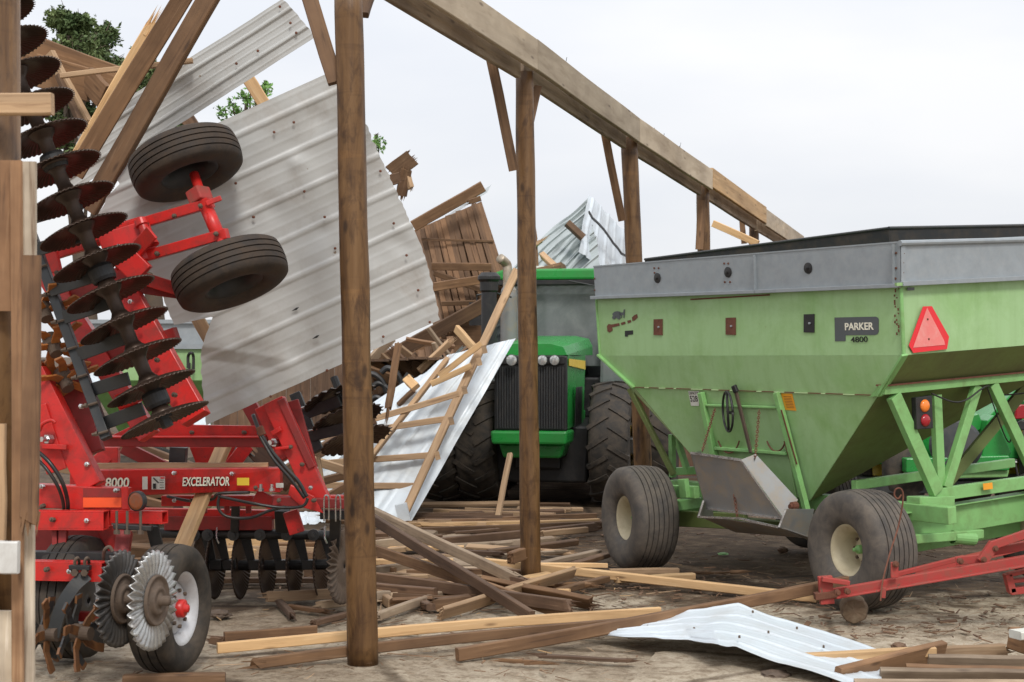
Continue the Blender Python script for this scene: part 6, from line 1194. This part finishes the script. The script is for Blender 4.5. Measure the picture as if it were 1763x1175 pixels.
# broken concrete and clods
def lump(x, y, r, mt, label, name, cat, sq=.5, seed=0):
    bm = bmesh.new(); bmesh.ops.create_icosphere(bm, subdivisions=3, radius=r)
    for v in bm.verts: v.co *= 1 + .35 * noise.noise(v.co * (2.2 / r) + V((seed, 0, 0))); v.co.z *= sq
    p = G(x, y); bmesh.ops.translate(bm, verts=bm.verts, vec=p + V((0, 0, r * sq * .5))); tag(obj(name, bm, M[mt], None, loc=p), label, cat)
lump(1348, 950, .05, 'dark', 'dark clod on the mud between the wagon wheels', 'clod', 'clod', .6, 1); lump(1548, 1117, .05, 'dark', 'dark clod beside the yellow board at lower right', 'clod', 'clod', .5, 2)
lump(1335, 1168, .09, 'earth', 'reddish brown clump of splintered wood before the white sheet', 'wood_clump', 'wood clump', .35, 3); lump(1245, 955, .05, 'olive', 'small green leafy clump on the mud under the wagon chute', 'leaf_clump', 'leaves', .25, 4)
lump(378, 1062, .08, 'earth', 'muddy clod behind the silver harrow wheel', 'clod', 'clod', .4, 5)
# ---------------- trees ----------------
def leaf_cloud(bm, c, r, n, sz, rr, droop=.3, long=2.2):
    for _ in range(n):
        d = V((rr.gauss(0, 1), rr.gauss(0, 1), rr.gauss(0, 1))); d = d.normalized() * (rr.random() ** .45) * r; p = c + d; a = V((rr.gauss(0, 1), rr.gauss(0, 1), rr.gauss(-droop, .8))).normalized(); s = sz * rr.uniform(.5, 1.3)
        x, y, z = basis(a, (rr.gauss(0, 1), rr.gauss(0, 1), rr.gauss(0, 1))); w_ = s / long
        bm.faces.new([bm.verts.new(q) for q in (p - x * s, p + y * w_, p + x * s, p - y * w_)])
def tree(name, px, D, blobs, label, mat, nl=14, trunk_r=.22, dens=1.0, sz=.09, seed=0, trunk_top=None):
    rr = random.Random(seed); b0 = V((W(px, 0, D).x, D, 0)); t = T(name, label, 'tree', b0); top = trunk_top or W(*blobs[0][:2], D)
    bm = bmesh.new(); tube(bm, curve_pts([b0, b0.lerp(top, .35) + V((.1, 0, 0)), b0.lerp(top, .7) - V((.08, 0, 0)), top], 6), trunk_r, 10, r2=.03)
    crown = bmesh.new()
    for x, y, r in blobs:
        c = W(x, y, D + rr.uniform(-.8, .8)); R_ = r / F * D; s = b0.lerp(top, rr.uniform(.4, .85)); tube(bm, curve_pts([s, s.lerp(c, .5) + V((0, 0, .1)), c], 4), .045, 6, r2=.008)
        for k in range(int(46 * dens) + 3):
            sc_ = c + V((rr.gauss(0, .75), rr.gauss(0, .75), rr.gauss(.1, .7))) * R_; tube(bm, [c, sc_], .009, 3, r2=.004); side_ = V((rr.gauss(0, 1), rr.gauss(0, 1), rr.gauss(-.4, .6))).normalized()
            for q in range(nl):
                p0 = c.lerp(sc_, rr.uniform(.35, 1)) + side_ * rr.uniform(0, .16) + V((rr.gauss(0, .03), rr.gauss(0, .03), -rr.random() * .08)); leaf_cloud(crown, p0, .03, 3, sz, rr, long=2.6)
    obj('trunk', bm, M['bark'], t, smooth=True); obj('crown', crown, M[mat], t); return t
tree('evergreen_tree', 150, 24, [(120, 40, 16), (100, 24, 10), (140, 62, 22), (118, 85, 24), (150, 90, 30), (175, 70, 16), (182, 50, 9), (160, 125, 30), (185, 110, 22), (128, 115, 24), (140, 30, 8), (200, 140, 26), (130, 160, 30), (110, 190, 30), (160, 200, 30), (105, 230, 24), (150, 250, 30), (200, 190, 24)],
     'tall dark evergreen tree behind the wreck at upper left', 'needle', seed=3, dens=.55, sz=.05)
tree('evergreen_tree', 262, 25, [(250, 110, 16), (265, 128, 14), (240, 140, 22), (225, 165, 24), (255, 170, 22), (235, 200, 24), (262, 215, 24), (285, 232, 20), (245, 245, 22), (300, 215, 10)], 'second shorter evergreen between the two crossed timbers', 'needle', seed=5, dens=.55, sz=.05)
tree('young_tree', 425, 26, [(425, 165, 7), (400, 180, 8), (415, 195, 9), (440, 175, 5), (388, 190, 5), (458, 140, 6), (455, 152, 4), (432, 148, 5), (650, 232, 3)][:8], 'slender bright green sapling showing through the gap above the big sheet', 'leaf', seed=8, dens=.06, sz=.045, trunk_r=.03, nl=6)
tree('young_tree', 648, 26, [(648, 232, 4), (652, 245, 4), (645, 250, 3)], 'tiny green twig tip right of the near pole behind the sheet edge', 'leaf', seed=9, dens=.06, sz=.045, trunk_r=.03, nl=4)
